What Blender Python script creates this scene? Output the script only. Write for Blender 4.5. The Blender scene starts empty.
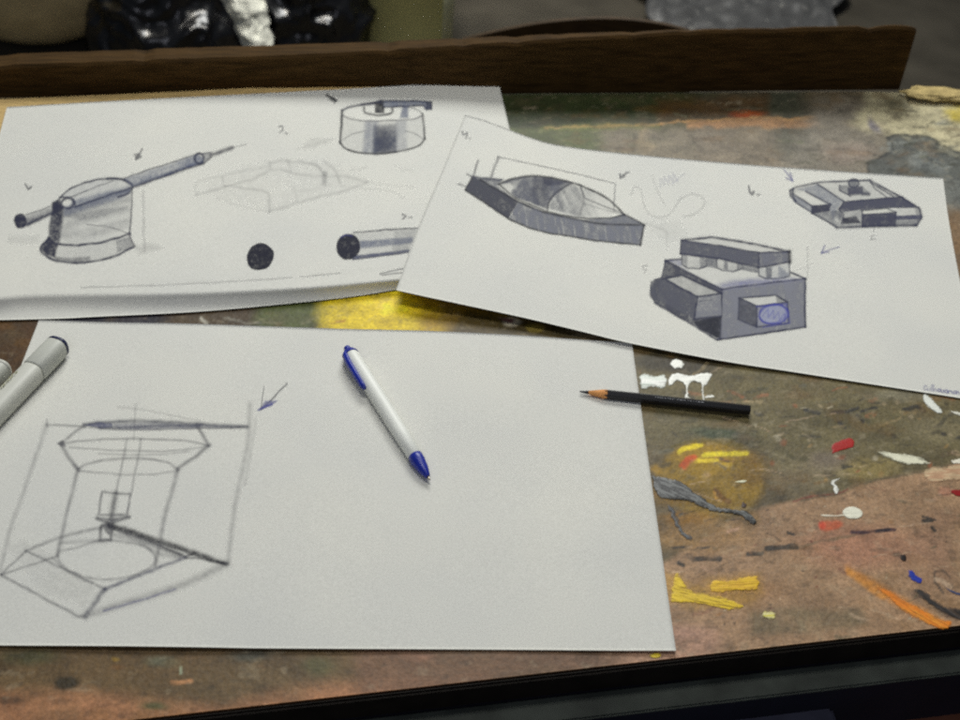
import bpy, bmesh, math, random
import numpy as np
from mathutils import Vector, Matrix, noise as mnoise
from mathutils.bvhtree import BVHTree

random.seed(7)
scene = bpy.context.scene
COL = scene.collection

# ------------------------------------------------------------------ camera geometry
F, CAM_H, PITCH, ROLL, CX, CY, YAW = 1200., .57562, .72188, .06629, .06658, -.54136, -.05914


def _rot():
    a = math.pi / 2 - PITCH
    rx = np.array([[1, 0, 0], [0, math.cos(a), -math.sin(a)], [0, math.sin(a), math.cos(a)]])
    c, s = math.cos(YAW), math.sin(YAW)
    rz = np.array([[c, -s, 0], [s, c, 0], [0, 0, 1]])
    c, s = math.cos(ROLL), math.sin(ROLL)
    rr = np.array([[c, -s, 0], [s, c, 0], [0, 0, 1]])
    return rz @ rx @ rr


RM = _rot()
EYE = np.array([CX, CY, CAM_H])


def rays(px, py):
    px, py = np.asarray(px, float), np.asarray(py, float)
    d = np.stack([(px - 480) / F, -(py - 360) / F, -np.ones_like(px)], -1)
    return d @ RM.T


def at(px, py, z):
    """points of the horizontal plane z seen at photo coordinates (survey of the photograph)"""
    d = rays(px, py)
    t = (np.asarray(z, float) - CAM_H) / d[..., 2]
    return EYE + d * t[..., None]


def at_dist(px, py, dist):
    d = rays(px, py)
    h = np.hypot(d[..., 0], d[..., 1])
    return EYE + d * (dist / h)[..., None]


# ------------------------------------------------------------------ colour and noise helpers
def lin(c):
    c = np.asarray(c, float) / 255.
    return np.where(c <= .04045, c / 12.92, ((c + .055) / 1.055) ** 2.4)


KA = 1.35


def alb(r, g, b, k=KA):
    return np.clip(lin((r, g, b)) * k, 0, .85)


def vnoise(x, y, seed=0):
    xi, yi = np.floor(x).astype(np.int64), np.floor(y).astype(np.int64)
    xf, yf = x - xi, y - yi

    def h(a, b):
        n = (a * 374761393 + b * 668265263 + seed * 1442695041) & 0x7fffffff
        n = ((n ^ (n >> 13)) * 1274126177) & 0x7fffffff
        return ((n ^ (n >> 16)) & 0xffff) / 65535.
    u, v = xf * xf * (3 - 2 * xf), yf * yf * (3 - 2 * yf)
    return (h(xi, yi) * (1 - u) + h(xi + 1, yi) * u) * (1 - v) + (h(xi, yi + 1) * (1 - u) + h(xi + 1, yi + 1) * u) * v


def fbm(x, y, seed=0, oct=4):
    s, a, t = 0., .5, 0.
    for k in range(oct):
        s = s + a * vnoise(x * 2 ** k, y * 2 ** k, seed + 17 * k)
        t += a
        a *= .55
    return s / t


def smooth(a, b, x):
    t = np.clip((x - a) / (b - a), 0, 1)
    return t * t * (3 - 2 * t)


def catmull(pts, n=10, closed=False):
    p = np.asarray(pts, float)
    if len(p) < 3:
        return p
    if closed:
        q = np.concatenate([p[-1:], p, p[:2]])
    else:
        q = np.concatenate([2 * p[:1] - p[1:2], p, 2 * p[-1:] - p[-2:-1]])
    out = []
    for i in range(1, len(q) - 2):
        t = np.linspace(0, 1, n, endpoint=False)[:, None]
        a, b, c, d = q[i - 1], q[i], q[i + 1], q[i + 2]
        out.append(.5 * (2 * b + (c - a) * t + (2 * a - 5 * b + 4 * c - d) * t ** 2 + (3 * b - a - 3 * c + d) * t ** 3))
    out = np.concatenate(out)
    return out if closed else np.concatenate([out, p[-1:]])


def resample(p, n):
    p = np.asarray(p, float)
    s = np.concatenate([[0], np.cumsum(np.linalg.norm(np.diff(p[:, :2], axis=0), axis=1))])
    t = np.linspace(0, s[-1], n)
    return np.stack([np.interp(t, s, p[:, k]) for k in range(p.shape[1])], 1)


def ellipse(cx, cy, rx, ry, rot=0, n=28, a0=0, a1=360):
    t = np.radians(np.linspace(a0, a1, n))
    x, y = rx * np.cos(t), ry * np.sin(t)
    c, s = math.cos(math.radians(rot)), math.sin(math.radians(rot))
    return np.stack([cx + x * c - y * s, cy + x * s + y * c], 1)


def dist_line(X, Y, pts):
    """distance to a polyline and the running parameter 0..1 of the nearest point"""
    p = np.asarray(pts, float)
    seg = np.linalg.norm(np.diff(p, axis=0), axis=1)
    tot = max(seg.sum(), 1e-9)
    best = np.full(X.shape, 1e9)
    par = np.zeros(X.shape)
    run = 0.
    for (x0, y0), (x1, y1), l in zip(p[:-1], p[1:], seg):
        if l < 1e-9:
            continue
        t = np.clip(((X - x0) * (x1 - x0) + (Y - y0) * (y1 - y0)) / (l * l), 0, 1)
        d = np.hypot(X - x0 - t * (x1 - x0), Y - y0 - t * (y1 - y0))
        m = d < best
        best = np.where(m, d, best)
        par = np.where(m, (run + t * l) / tot, par)
        run += l
    return best, par


def sdf_poly(X, Y, pts):
    """signed distance to a closed outline, positive inside"""
    p = np.asarray(pts, float)
    q = np.concatenate([p, p[:1]])
    d, _ = dist_line(X, Y, q)
    ins = np.zeros(X.shape, bool)
    for (x0, y0), (x1, y1) in zip(q[:-1], q[1:]):
        if y0 == y1:
            continue
        c = ((y0 > Y) != (y1 > Y)) & (X < (x1 - x0) * (Y - y0) / (y1 - y0) + x0)
        ins ^= c
    return np.where(ins, d, -d)


# ------------------------------------------------------------------ materials
def new_mat(name):
    m = bpy.data.materials.new(name)
    m.use_nodes = True
    nt = m.node_tree
    return m, nt, nt.nodes['Principled BSDF']


def set_in(b, **k):
    for n, v in k.items():
        b.inputs[n.replace('_', ' ')].default_value = v


def mat_solid(name, col, rough=.6, var=.12, scale=60., bump=.0, spec=.3, metal=0., stretch=None, bscale=None):
    m, nt, b = new_mat(name)
    tc = nt.nodes.new('ShaderNodeTexCoord')
    mp = nt.nodes.new('ShaderNodeMapping')
    nt.links.new(tc.outputs['Object'], mp.inputs['Vector'])
    if stretch:
        mp.inputs['Scale'].default_value = stretch
    n = nt.nodes.new('ShaderNodeTexNoise')
    n.inputs['Scale'].default_value = scale
    n.inputs['Detail'].default_value = 6
    nt.links.new(mp.outputs[0], n.inputs['Vector'])
    r = nt.nodes.new('ShaderNodeValToRGB')
    c = np.asarray(col, float)
    r.color_ramp.elements[0].position = .3
    r.color_ramp.elements[1].position = .7
    r.color_ramp.elements[0].color = (*np.clip(c * (1 - var), 0, 1), 1)
    r.color_ramp.elements[1].color = (*np.clip(c * (1 + var), 0, 1), 1)
    nt.links.new(n.outputs['Fac'], r.inputs['Fac'])
    nt.links.new(r.outputs['Color'], b.inputs['Base Color'])
    set_in(b, Roughness=rough, Metallic=metal)
    b.inputs['Specular IOR Level'].default_value = spec
    if bump:
        bp = nt.nodes.new('ShaderNodeBump')
        bp.inputs['Strength'].default_value = bump
        bp.inputs['Distance'].default_value = .001
        n2 = nt.nodes.new('ShaderNodeTexNoise')
        n2.inputs['Scale'].default_value = bscale or scale * 3
        n2.inputs['Detail'].default_value = 5
        nt.links.new(mp.outputs[0], n2.inputs['Vector'])
        nt.links.new(n2.outputs['Fac'], bp.inputs['Height'])
        nt.links.new(bp.outputs['Normal'], b.inputs['Normal'])
    return m


def mat_paper(name, col):
    m, nt, b = new_mat(name)
    tc = nt.nodes.new('ShaderNodeTexCoord')
    n1 = nt.nodes.new('ShaderNodeTexNoise')
    n1.inputs['Scale'].default_value = 900
    n1.inputs['Detail'].default_value = 3
    n2 = nt.nodes.new('ShaderNodeTexNoise')
    n2.inputs['Scale'].default_value = 9
    n2.inputs['Detail'].default_value = 6
    for n in (n1, n2):
        nt.links.new(tc.outputs['Object'], n.inputs['Vector'])
    c = np.asarray(col)
    r1 = nt.nodes.new('ShaderNodeValToRGB')
    r1.color_ramp.elements[0].position, r1.color_ramp.elements[1].position = .25, .75
    r1.color_ramp.elements[0].color = (*(c * .90), 1)
    r1.color_ramp.elements[1].color = (*np.clip(c * 1.10, 0, .9), 1)
    r2 = nt.nodes.new('ShaderNodeValToRGB')
    r2.color_ramp.elements[0].position, r2.color_ramp.elements[1].position = .3, .7
    r2.color_ramp.elements[0].color = (.91, .92, .935, 1)
    r2.color_ramp.elements[1].color = (1, 1, .985, 1)
    nt.links.new(n1.outputs['Fac'], r1.inputs['Fac'])
    nt.links.new(n2.outputs['Fac'], r2.inputs['Fac'])
    mx = nt.nodes.new('ShaderNodeMix')
    mx.data_type = 'RGBA'
    mx.blend_type = 'MULTIPLY'
    mx.inputs['Factor'].default_value = 1
    nt.links.new(r1.outputs['Color'], mx.inputs['A'])
    nt.links.new(r2.outputs['Color'], mx.inputs['B'])
    nt.links.new(mx.outputs['Result'], b.inputs['Base Color'])
    set_in(b, Roughness=.85)
    b.inputs['Specular IOR Level'].default_value = .1
    bp = nt.nodes.new('ShaderNodeBump')
    bp.inputs['Strength'].default_value = .12
    bp.inputs['Distance'].default_value = .0004
    nt.links.new(n1.outputs['Fac'], bp.inputs['Height'])
    nt.links.new(bp.outputs['Normal'], b.inputs['Normal'])
    return m


def mat_ink():
    m, nt, b = new_mat('pencil_and_marker')
    at_ = nt.nodes.new('ShaderNodeAttribute')
    at_.attribute_name = 'ink'
    tc = nt.nodes.new('ShaderNodeTexCoord')
    n = nt.nodes.new('ShaderNodeTexNoise')
    n.inputs['Scale'].default_value = 1100
    n.inputs['Detail'].default_value = 2
    nt.links.new(tc.outputs['Object'], n.inputs['Vector'])
    mr = nt.nodes.new('ShaderNodeMapRange')
    for k, v in zip(('From Min', 'From Max', 'To Min', 'To Max'), (.3, .7, .72, 1.22)):
        mr.inputs[k].default_value = v
    nt.links.new(n.outputs['Fac'], mr.inputs['Value'])
    mu = nt.nodes.new('ShaderNodeMath')
    mu.operation = 'MULTIPLY'
    mu.use_clamp = True
    nt.links.new(at_.outputs['Alpha'], mu.inputs[0])
    nt.links.new(mr.outputs['Result'], mu.inputs[1])
    nt.links.new(at_.outputs['Color'], b.inputs['Base Color'])
    nt.links.new(mu.outputs[0], b.inputs['Alpha'])
    set_in(b, Roughness=.75)
    b.inputs['Specular IOR Level'].default_value = .15
    return m


def mat_attr(name, attr, rough=.5, spec=.3, bump=.25, bscale=260, grain=.30, use_alpha=False):
    m, nt, b = new_mat(name)
    a = nt.nodes.new('ShaderNodeAttribute')
    a.attribute_name = attr
    tc = nt.nodes.new('ShaderNodeTexCoord')
    n = nt.nodes.new('ShaderNodeTexNoise')
    n.inputs['Scale'].default_value = 420
    n.inputs['Detail'].default_value = 5
    n.inputs['Roughness'].default_value = .65
    n2 = nt.nodes.new('ShaderNodeTexNoise')
    n2.inputs['Scale'].default_value = bscale
    n2.inputs['Detail'].default_value = 6
    for q in (n, n2):
        nt.links.new(tc.outputs['Object'], q.inputs['Vector'])
    mr = nt.nodes.new('ShaderNodeMapRange')
    for k, v in zip(('From Min', 'From Max', 'To Min', 'To Max'), (.3, .7, 1 - grain, 1 + grain)):
        mr.inputs[k].default_value = v
    nt.links.new(n.outputs['Fac'], mr.inputs['Value'])
    mx = nt.nodes.new('ShaderNodeVectorMath')
    mx.operation = 'MULTIPLY'
    nt.links.new(a.outputs['Color'], mx.inputs[0])
    nt.links.new(mr.outputs['Result'], mx.inputs[1])
    nt.links.new(mx.outputs['Vector'], b.inputs['Base Color'])
    if use_alpha:
        nt.links.new(a.outputs['Alpha'], b.inputs['Alpha'])
    set_in(b, Roughness=rough)
    b.inputs['Specular IOR Level'].default_value = spec
    bp = nt.nodes.new('ShaderNodeBump')
    bp.inputs['Strength'].default_value = bump
    bp.inputs['Distance'].default_value = .0012
    nt.links.new(n2.outputs['Fac'], bp.inputs['Height'])
    nt.links.new(bp.outputs['Normal'], b.inputs['Normal'])
    return m


# ------------------------------------------------------------------ object helpers
def tag(o, label=None, cat=None, group=None, kind=None):
    for k, v in (('label', label), ('category', cat), ('group', group), ('kind', kind)):
        if v:
            o[k] = v
    return o


def empty(name, loc, rot=None):
    o = bpy.data.objects.new(name, None)
    o.empty_display_size = .01
    COL.objects.link(o)
    o.location = loc
    if rot is not None:
        o.rotation_euler = rot
    return o


def mesh_obj(name, v, f, mat, parent=None, smooth_=True, attr=None, loc=None):
    me = bpy.data.meshes.new(name)
    v = np.asarray(v, np.float32)
    f = np.asarray(f, np.int32)
    if f.ndim == 2:
        k = f.shape[1]
        me.vertices.add(len(v))
        me.vertices.foreach_set('co', v.ravel())
        me.loops.add(f.size)
        me.loops.foreach_set('vertex_index', f.ravel())
        me.polygons.add(len(f))
        me.polygons.foreach_set('loop_start', np.arange(0, f.size, k, dtype=np.int32))
        me.polygons.foreach_set('loop_total', np.full(len(f), k, np.int32))
        me.update(calc_edges=True)
        me.validate()
    if smooth_:
        me.polygons.foreach_set('use_smooth', np.ones(len(me.polygons), bool))
    if attr is not None:
        a = me.color_attributes.new(attr[0], 'FLOAT_COLOR', 'POINT')
        a.data.foreach_set('color', np.asarray(attr[1], np.float32).ravel())
    if mat:
        me.materials.append(mat)
    o = bpy.data.objects.new(name, me)
    COL.objects.link(o)
    if parent:
        o.parent = parent
    if loc is not None:
        o.location = loc
    return o


def bm_obj(name, bm, mat, parent=None, smooth_=False, recalc=True):
    if recalc:
        bmesh.ops.recalc_face_normals(bm, faces=bm.faces)
    me = bpy.data.meshes.new(name)
    bm.to_mesh(me)
    bm.free()
    if smooth_:
        me.polygons.foreach_set('use_smooth', np.ones(len(me.polygons), bool))
    me.materials.append(mat)
    o = bpy.data.objects.new(name, me)
    COL.objects.link(o)
    if parent:
        o.parent = parent
    return o


def grid_faces(n, m, off=0):
    i = np.arange(n * m).reshape(n, m) + off
    return np.stack([i[:-1, :-1], i[1:, :-1], i[1:, 1:], i[:-1, 1:]], -1).reshape(-1, 4)


def coons(b, r, t, l):
    """Coons patch; bottom and top run left to right, left and right run bottom to top (3-D polylines, matching counts)"""
    n, m = len(b), len(l)
    u = np.linspace(0, 1, n)[:, None, None]
    v = np.linspace(0, 1, m)[None, :, None]
    lc = (1 - v) * b[:, None] + v * t[:, None]
    ld = (1 - u) * l[None] + u * r[None]
    bl = (1 - u) * (1 - v) * b[0] + u * (1 - v) * b[-1] + (1 - u) * v * t[0] + u * v * t[-1]
    return lc + ld - bl


def shell(G, thick):
    """closed sheet from a grid of top points; returns verts, faces, and the number of top verts"""
    n, m = G.shape[:2]
    top = G.reshape(-1, 3)
    du = np.gradient(G, axis=0)
    dv = np.gradient(G, axis=1)
    nn = np.cross(du, dv)
    nn /= np.linalg.norm(nn, axis=2, keepdims=True)
    if nn[..., 2].mean() < 0:
        nn = -nn
    bot = (G - nn * thick).reshape(-1, 3)
    f1 = grid_faces(n, m)
    f2 = grid_faces(n, m, n * m)[:, ::-1]
    i = np.arange(n * m).reshape(n, m)
    rim = np.concatenate([i[:, 0], i[-1, 1:], i[-2::-1, -1], i[0, -2:0:-1]])
    r2 = np.roll(rim, -1)
    f3 = np.stack([rim, r2, r2 + n * m, rim + n * m], 1)
    # orient so that the top faces up
    a, b_, c = top[f1[0, 0]], top[f1[0, 1]], top[f1[0, 2]]
    fs = np.concatenate([f1, f2, f3])
    if np.cross(b_ - a, c - a)[2] < 0:
        fs = fs[:, ::-1]
    return np.concatenate([top, bot]), fs


def lathe(bm, prof, seg=24, mat4=None, sq=None):
    """revolve (x, r) profile round the local X axis; sq: superellipse power for rounded-square sections"""
    rings = []
    for x, r in prof:
        ring = []
        for k in range(seg):
            a = 2 * math.pi * (k + .5) / seg
            c, s = math.cos(a), math.sin(a)
            q = 1.
            if sq:
                q = (abs(c) ** sq + abs(s) ** sq) ** (-1. / sq)
            p = Vector((x, r * q * c, r * q * s))
            ring.append(bm.verts.new(mat4 @ p if mat4 else p))
        rings.append(ring)
    for a, b in zip(rings[:-1], rings[1:]):
        for k in range(seg):
            bm.faces.new((a[k], a[(k + 1) % seg], b[(k + 1) % seg], b[k]))
    bm.faces.new(rings[0][::-1])
    bm.faces.new(rings[-1])


def box(bm, c, s, rot=None):
    r = bmesh.ops.create_cube(bm, size=1, matrix=Matrix.Translation(c) @ (rot or Matrix()) @ Matrix.Diagonal((*s, 1)))
    return r['verts']


# ================================================================== SHEETS OF PAPER
paper_a = mat_paper('paper_white', alb(192, 191, 184))
INK = mat_ink()


def edge(pts, n, sm=True):
    p = catmull(pts, 12) if sm else np.asarray(pts, float)
    p = resample(p, n)
    return at(p[:, 0], p[:, 1], p[:, 2])


def make_sheet(name, b, r, t, l, n, m, thick, mat, label, wob=0., seed=0, corner=None):
    B, T = edge(b, n), edge(t, n)
    L, R = edge(l, m), edge(r, m)
    G = coons(B, R, T, L)
    if wob:
        w = fbm(G[..., 0] * 9 + 5, G[..., 1] * 9 + 3, seed, 2) - .5
        G[..., 2] += wob * np.clip(w + .12, 0, 1)
    v, f = shell(G, thick)
    o = mesh_obj(name, v, f, mat)
    tag(o, label, 'paper', 'sheets of drawing paper on the table')
    ntop = n * m
    bv = BVHTree.FromPolygons([Vector(p) for p in v[:ntop]], [tuple(int(x) for x in q) for q in grid_faces(n, m)])
    return o, bv, G


Z = .0006
front_sheet, bv_front, G_front = make_sheet(
    'drawing_sheet',
    b=[(-88, 645, Z), (100, 647, .0016), (300, 648.5, .0022), (480, 649.5, .0012), (676, 651, .0018)],
    r=[(676, 651, .0018), (662, 555, Z), (647, 450, Z), (632, 343, .0008)],
    t=[(39, 320, .0008), (150, 323.5, .001), (300, 327.5, .0012), (480, 334, .0014), (632, 343, .0008)],
    l=[(-88, 645, Z), (-40, 523, Z), (0, 420, Z), (19, 371, Z), (39, 320, .0008)],
    n=150, m=110, thick=.00025, mat=paper_a, wob=.0028, seed=3,
    label='large mostly empty white sheet under the ballpoint pen, with a pencil line sketch')

# drawing board lying under the far sheet, and that sheet folded over its front edge
BT = .0085
zb = BT
far_top = [(7, 107, BT + .0012), (130, 100, BT + .001), (270, 93, BT + .001), (400, 86, BT), (450, 83, BT - .001), (498, 80, BT - .0025)]
far_right = [(540, 277, .0016), (524, 200, .0036), (512, 140, .0052), (508, 122, .0056), (498, 80, BT - .0025)]
far_bot = [(-46, 303, BT + .0015), (0, 298, BT + .0015), (40, 295, BT + .001), (160, 294, BT + .001), (240, 291.5, BT + .001), (320, 287, BT + .001), (404, 279.5, BT), (450, 278, .0068), (540, 277, .0016)]
far_left = [(-46, 303, BT + .0015), (-20, 210, BT + .001), (0, 133, BT + .001), (7, 107, BT + .0012)]


def make_far_sheet():
    n, m = 190, 90
    B, T = edge(far_bot, n), edge(far_top, n)
    L, R = edge(far_left, m), edge(far_right, m)
    G = coons(B, R, T, L)
    low = catmull([(-40, 321, .0015), (0, 320, .0015), (60, 318.5, .0012), (100, 316.5, .0012), (200, 311.5, .0012), (300, 302.5, .0012), (360, 295.5, .0012), (404, 288.5, .0012), (450, 284, .001), (540, 279, .001)], 12)
    low = resample(low, n)
    lowp = at(low[:, 0], low[:, 1], low[:, 2])
    # rounded fold: from the flat top over a small radius, then down to the table
    rows = []
    steps = 18
    for k in range(steps, 0, -1):
        t = k / steps
        dwn = 1 - (1 - t) ** 1.45 if t > .12 else 1 - (1 - .12) ** 1.45 - (.12 - t) * 1.0 * (1 + (.12 - t) * 3)
        fwd = .10 * math.sin(min(t / .14, 1) * math.pi / 2) + .90 * t ** 1.75
        dwn = max(dwn, 0)
        p = B.copy()
        p[:, :2] = B[:, :2] + (lowp[:, :2] - B[:, :2]) * fwd
        p[:, 2] = B[:, 2] + (lowp[:, 2] - B[:, 2]) * dwn
        rows.append(p)
    lip = np.stack(rows, 1)
    G = np.concatenate([lip, G], 1)
    w = fbm(G[..., 0] * 8, G[..., 1] * 8, 5, 2) - .5
    G[:, steps + 6:, 2] += .0012 * np.clip(w[:, steps + 6:] + .1, 0, 1)
    v, f = shell(G, .00025)
    o = mesh_obj('drawing_sheet', v, f, paper_a)
    tag(o, 'white sheet nearest the dark plank, folded over a board, with a shaded gun turret sketch', 'paper',
        'sheets of drawing paper on the table')
    bv = BVHTree.FromPolygons([Vector(p) for p in v[:n * (m + steps)]], [tuple(int(x) for x in q) for q in grid_faces(n, m + steps)])
    return o, bv, G


far_sheet, bv_far, G_far = make_far_sheet()

H0 = BT + .0034
right_sheet, bv_right, G_right = make_sheet(
    'drawing_sheet',
    b=[(396, 290, H0), (430, 297.5, H0 - .0005), (470, 306, .0096), (530, 319, .0070), (580, 331, .0054), (632, 343.5, .0042), (720, 360.5, .0028), (800, 373, .0018), (960, 398, .001), (986, 402, .001)],
    r=[(986, 402, .001), (970, 330, .001), (955, 255, .001), (948, 215, .001), (943, 178, .001)],
    t=[(465, 115, H0), (480, 119, H0 - .0004), (500, 126, H0 - .001), (530, 137.5, .0094), (560, 145.5, .0074), (620, 153, .0044), (700, 160.5, .0026), (800, 168.5, .0016), (943, 178, .001)],
    l=[(396, 290, H0), (418, 228, H0 + .0004), (440, 176, H0 + .0006), (465, 115, H0)],
    n=170, m=90, thick=.00025, mat=paper_a,
    label='white sheet lying on top of the others, with three grey marker shaded machine sketches')


# ================================================================== SKETCHES (graphite, marker and pen on the paper)
NAVY = lin((34, 38, 66)) * 1.0
DARK = lin((28, 29, 40))
GRAPH = lin((84, 84, 92))
GREY = lin((92, 95, 108))
MGREY = lin((72, 75, 90))
PEN = lin((58, 62, 150))
VIO = lin((92, 92, 150))
BLUG = lin((88, 100, 132))


class Canvas:
    SS = 2.0

    def __init__(self, x0, y0, x1, y1, seed=0, wob=.5):
        self.x0, self.y0 = x0, y0
        w, h = int((x1 - x0) * self.SS) + 1, int((y1 - y0) * self.SS) + 1
        self.w, self.h = w, h
        X, Y = np.meshgrid(x0 + np.arange(w) / self.SS, y0 + np.arange(h) / self.SS, indexing='ij')
        self.X, self.Y = X, Y
        self.WX = X + wob * (vnoise(X / 7, Y / 7, seed) - .5) * 2
        self.WY = Y + wob * (vnoise(X / 7, Y / 7, seed + 9) - .5) * 2
        self.rgb = np.ones((w, h, 3))
        self.a = np.zeros((w, h))
        self.seed = seed
        self.gain, self.wide = .8, 1.0

    def _box(self, p, pad):
        p = np.asarray(p)
        i0 = int(max(0, (p[:, 0].min() - pad - self.x0) * self.SS))
        i1 = int(min(self.w, (p[:, 0].max() + pad - self.x0) * self.SS + 2))
        j0 = int(max(0, (p[:, 1].min() - pad - self.y0) * self.SS))
        j1 = int(min(self.h, (p[:, 1].max() + pad - self.y0) * self.SS + 2))
        return slice(i0, i1), slice(j0, j1)

    def over(self, s, a, c):
        a = np.clip(a, 0, 1)
        A = self.a[s]
        na = a + A * (1 - a)
        w = np.where(na > 1e-6, a / np.maximum(na, 1e-6), 0)[..., None]
        self.rgb[s] = self.rgb[s] * (1 - w) + np.asarray(c) * w
        self.a[s] = na

    def line(self, pts, w=1.4, a=.7, c=GRAPH, sm=False, taper=0., close=False):
        c = np.asarray(c) * 1.08
        self.seed += 1
        a, w = a * self.gain, w * self.wide
        p = np.asarray(pts, float)
        if sm:
            p = catmull(p, 8, close)
        if close:
            p = np.concatenate([p, p[:1]])
        s = self._box(p, w + 3)
        d, t = dist_line(self.WX[s], self.WY[s], p)
        prof = np.exp(-(d / (w * .62)) ** 2)
        press = .72 + .55 * vnoise(self.X[s] / 5, self.Y[s] / 5, self.seed)
        if taper:
            press = press * (1 - taper * t)
        self.over(s, a * prof * press, c)

    def fill(self, pts, a=.5, c=GREY, soft=.8, grad=None, grain=.34, streak=None, sm=False):
        self.seed += 1
        c = np.asarray(c) * 1.3
        c = c * .62 + c.mean() * .38
        p = catmull(pts, 8, True) if sm else np.asarray(pts, float)
        s = self._box(p, soft + 2)
        d = sdf_poly(self.WX[s], self.WY[s], p)
        m = smooth(-soft, soft, d)
        X, Y = self.X[s], self.Y[s]
        al = np.full(X.shape, float(a))
        if grad:
            (gx0, gy0, a0), (gx1, gy1, a1) = grad
            t = ((X - gx0) * (gx1 - gx0) + (Y - gy0) * (gy1 - gy0)) / ((gx1 - gx0) ** 2 + (gy1 - gy0) ** 2)
            t = np.clip(t, 0, 1)
            al = a0 + (a1 - a0) * t
        if streak:
            ang, per, amt = streak
            ca, sa = math.cos(math.radians(ang)), math.sin(math.radians(ang))
            q = -X * sa + Y * ca
            r = X * ca + Y * sa
            al = al * (1 + 2.5 * amt * (vnoise(q / per, r / (per * 7), self.seed) - .5) * 2)
        al = al * (1 + grain * (fbm(X / 3, Y / 3, self.seed, 2) - .5) * 2 + .3 * (fbm(X / 14, Y / 9, self.seed + 5, 2) - .5))
        self.over(s, al * m, c)

    def erase(self, pts, k=.9, soft=.8):
        p = np.asarray(pts, float)
        s = self._box(p, soft + 2)
        d = sdf_poly(self.WX[s], self.WY[s], p)
        self.a[s] *= 1 - k * smooth(-soft, soft, d)

    def scribble(self, x0, y0, x1, y1, n, amp, **k):
        t = np.linspace(0, 1, n)
        dx, dy = x1 - x0, y1 - y0
        l = math.hypot(dx, dy)
        o = np.where(np.arange(n) % 2 == 0, amp, -amp)
        self.line(np.stack([x0 + dx * t - dy / l * o, y0 + dy * t + dx / l * o], 1), **k)

    def build(self, name, parent, bv, lift=.00012, label=None, thr=.02):
        # place the marks on the paper's own surface
        st = 6
        iu = np.unique(np.concatenate([np.arange(0, self.w, st), [self.w - 1]]))
        ju = np.unique(np.concatenate([np.arange(0, self.h, st), [self.h - 1]]))
        Zs = np.full((len(iu), len(ju)), np.nan)
        eye = Vector(EYE)
        D = rays(self.X[np.ix_(iu, ju)], self.Y[np.ix_(iu, ju)])
        for a in range(len(iu)):
            for b in range(len(ju)):
                hit = bv.ray_cast(eye, Vector(D[a, b]).normalized())
                if hit[0] is not None:
                    Zs[a, b] = hit[0].z
        bad = np.isnan(Zs)
        Zs[bad] = np.nanmean(Zs)
        # bilinear spread of the heights
        zi = np.stack([np.interp(np.arange(self.w), iu, Zs[:, b]) for b in range(len(ju))], 1)
        zz = np.stack([np.interp(np.arange(self.h), ju, zi[a]) for a in range(self.w)], 0)
        bi = np.stack([np.interp(np.arange(self.w), iu, bad[:, b].astype(float)) for b in range(len(ju))], 1)
        bb = np.stack([np.interp(np.arange(self.h), ju, bi[a]) for a in range(self.w)], 0)
        P = at(self.X, self.Y, zz + lift)
        ok = (self.a > thr)
        ok &= bb < .5
        cell = (ok[:-1, :-1] | ok[1:, :-1] | ok[1:, 1:] | ok[:-1, 1:]) & (bb[:-1, :-1] < .5)
        f = grid_faces(self.w, self.h).reshape(self.w - 1, self.h - 1, 4)[cell]
        used = np.unique(f)
        remap = np.full(self.w * self.h, -1, np.int64)
        remap[used] = np.arange(len(used))
        v = P.reshape(-1, 3)[used]
        col = np.concatenate([self.rgb.reshape(-1, 3)[used], self.a.reshape(-1, 1)[used]], 1)
        f = remap[f][:, ::-1]
        o = mesh_obj(name, v, f, INK, parent, True, ('ink', col))
        if label:
            o['label'] = label
        return o


# ---------- far sheet
c = Canvas(8, 135, 255, 272, 11)
body = [(62, 209), (100, 197), (131, 188), (131, 215), (129.6, 234), (116, 239), (94, 243.5), (73, 245), (57, 243)]
c.fill(body, c=GREY, grad=((95, 205, .3), (100, 240, .07)), streak=(-14, 5, .35))
c.fill([(62, 196), (75, 187), (92, 181), (110, 179), (125, 181), (132, 186), (131, 192), (110, 198), (78, 206)], a=.12, c=BLUG)
c.fill([(63, 203), (129, 186), (131, 192), (120, 199), (78, 212), (64, 216)], a=.42, c=BLUG, soft=2.5)
c.fill([(66, 215), (128, 205), (128, 209), (80, 221)], a=.25, c=GREY, soft=2)
c.fill([(54, 203), (63, 206), (62, 222), (58.6, 243), (49.5, 238), (49, 226), (52, 212)], a=.72, c=NAVY, soft=2.2)
c.fill([(49, 237), (58, 244), (55, 257), (46, 255), (40.5, 248.6)], a=.78, c=NAVY, soft=1.8)
c.fill([(58, 246), (73, 247), (95, 246), (117, 240), (130, 236), (134, 246), (112, 256), (90, 261), (72, 262), (55, 259)], a=.1, c=GREY)
c.fill([(116, 241), (129, 237), (133, 246), (117, 252)], a=.3, c=GREY)
c.fill([(53, 256), (70, 258), (90, 256), (90, 262), (72, 263), (56, 260)], a=.3, c=NAVY, soft=1.5)
c.line([(60.4, 198), (66, 192), (73, 187.5), (89.6, 181.2), (108, 178.6), (125, 180), (132, 184.6), (132.5, 188.5), (127, 193.5), (118, 197)], 1.5, .8, NAVY, True)
c.line([(108, 178.8), (122, 179.2), (131.5, 184)], 2.2, .7, NAVY, True)
c.line([(71, 197), (90, 189), (113, 181)], 1.2, .5, GRAPH, True)
c.line([(75, 206.5), (95, 200), (115, 193), (130, 188)], 1.8, .75, NAVY, True)
c.line([(132.5, 188), (131.5, 210), (129.6, 234)], 1.3, .7, GRAPH, True)
c.line([(56, 243.5), (73, 245.2), (93.8, 243.5), (116.7, 238.3), (130, 233.5)], 2, .85, NAVY, True)
c.line([(87.5, 225), (104, 226), (119, 230), (129, 234)], 1, .4, GRAPH, True)
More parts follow.
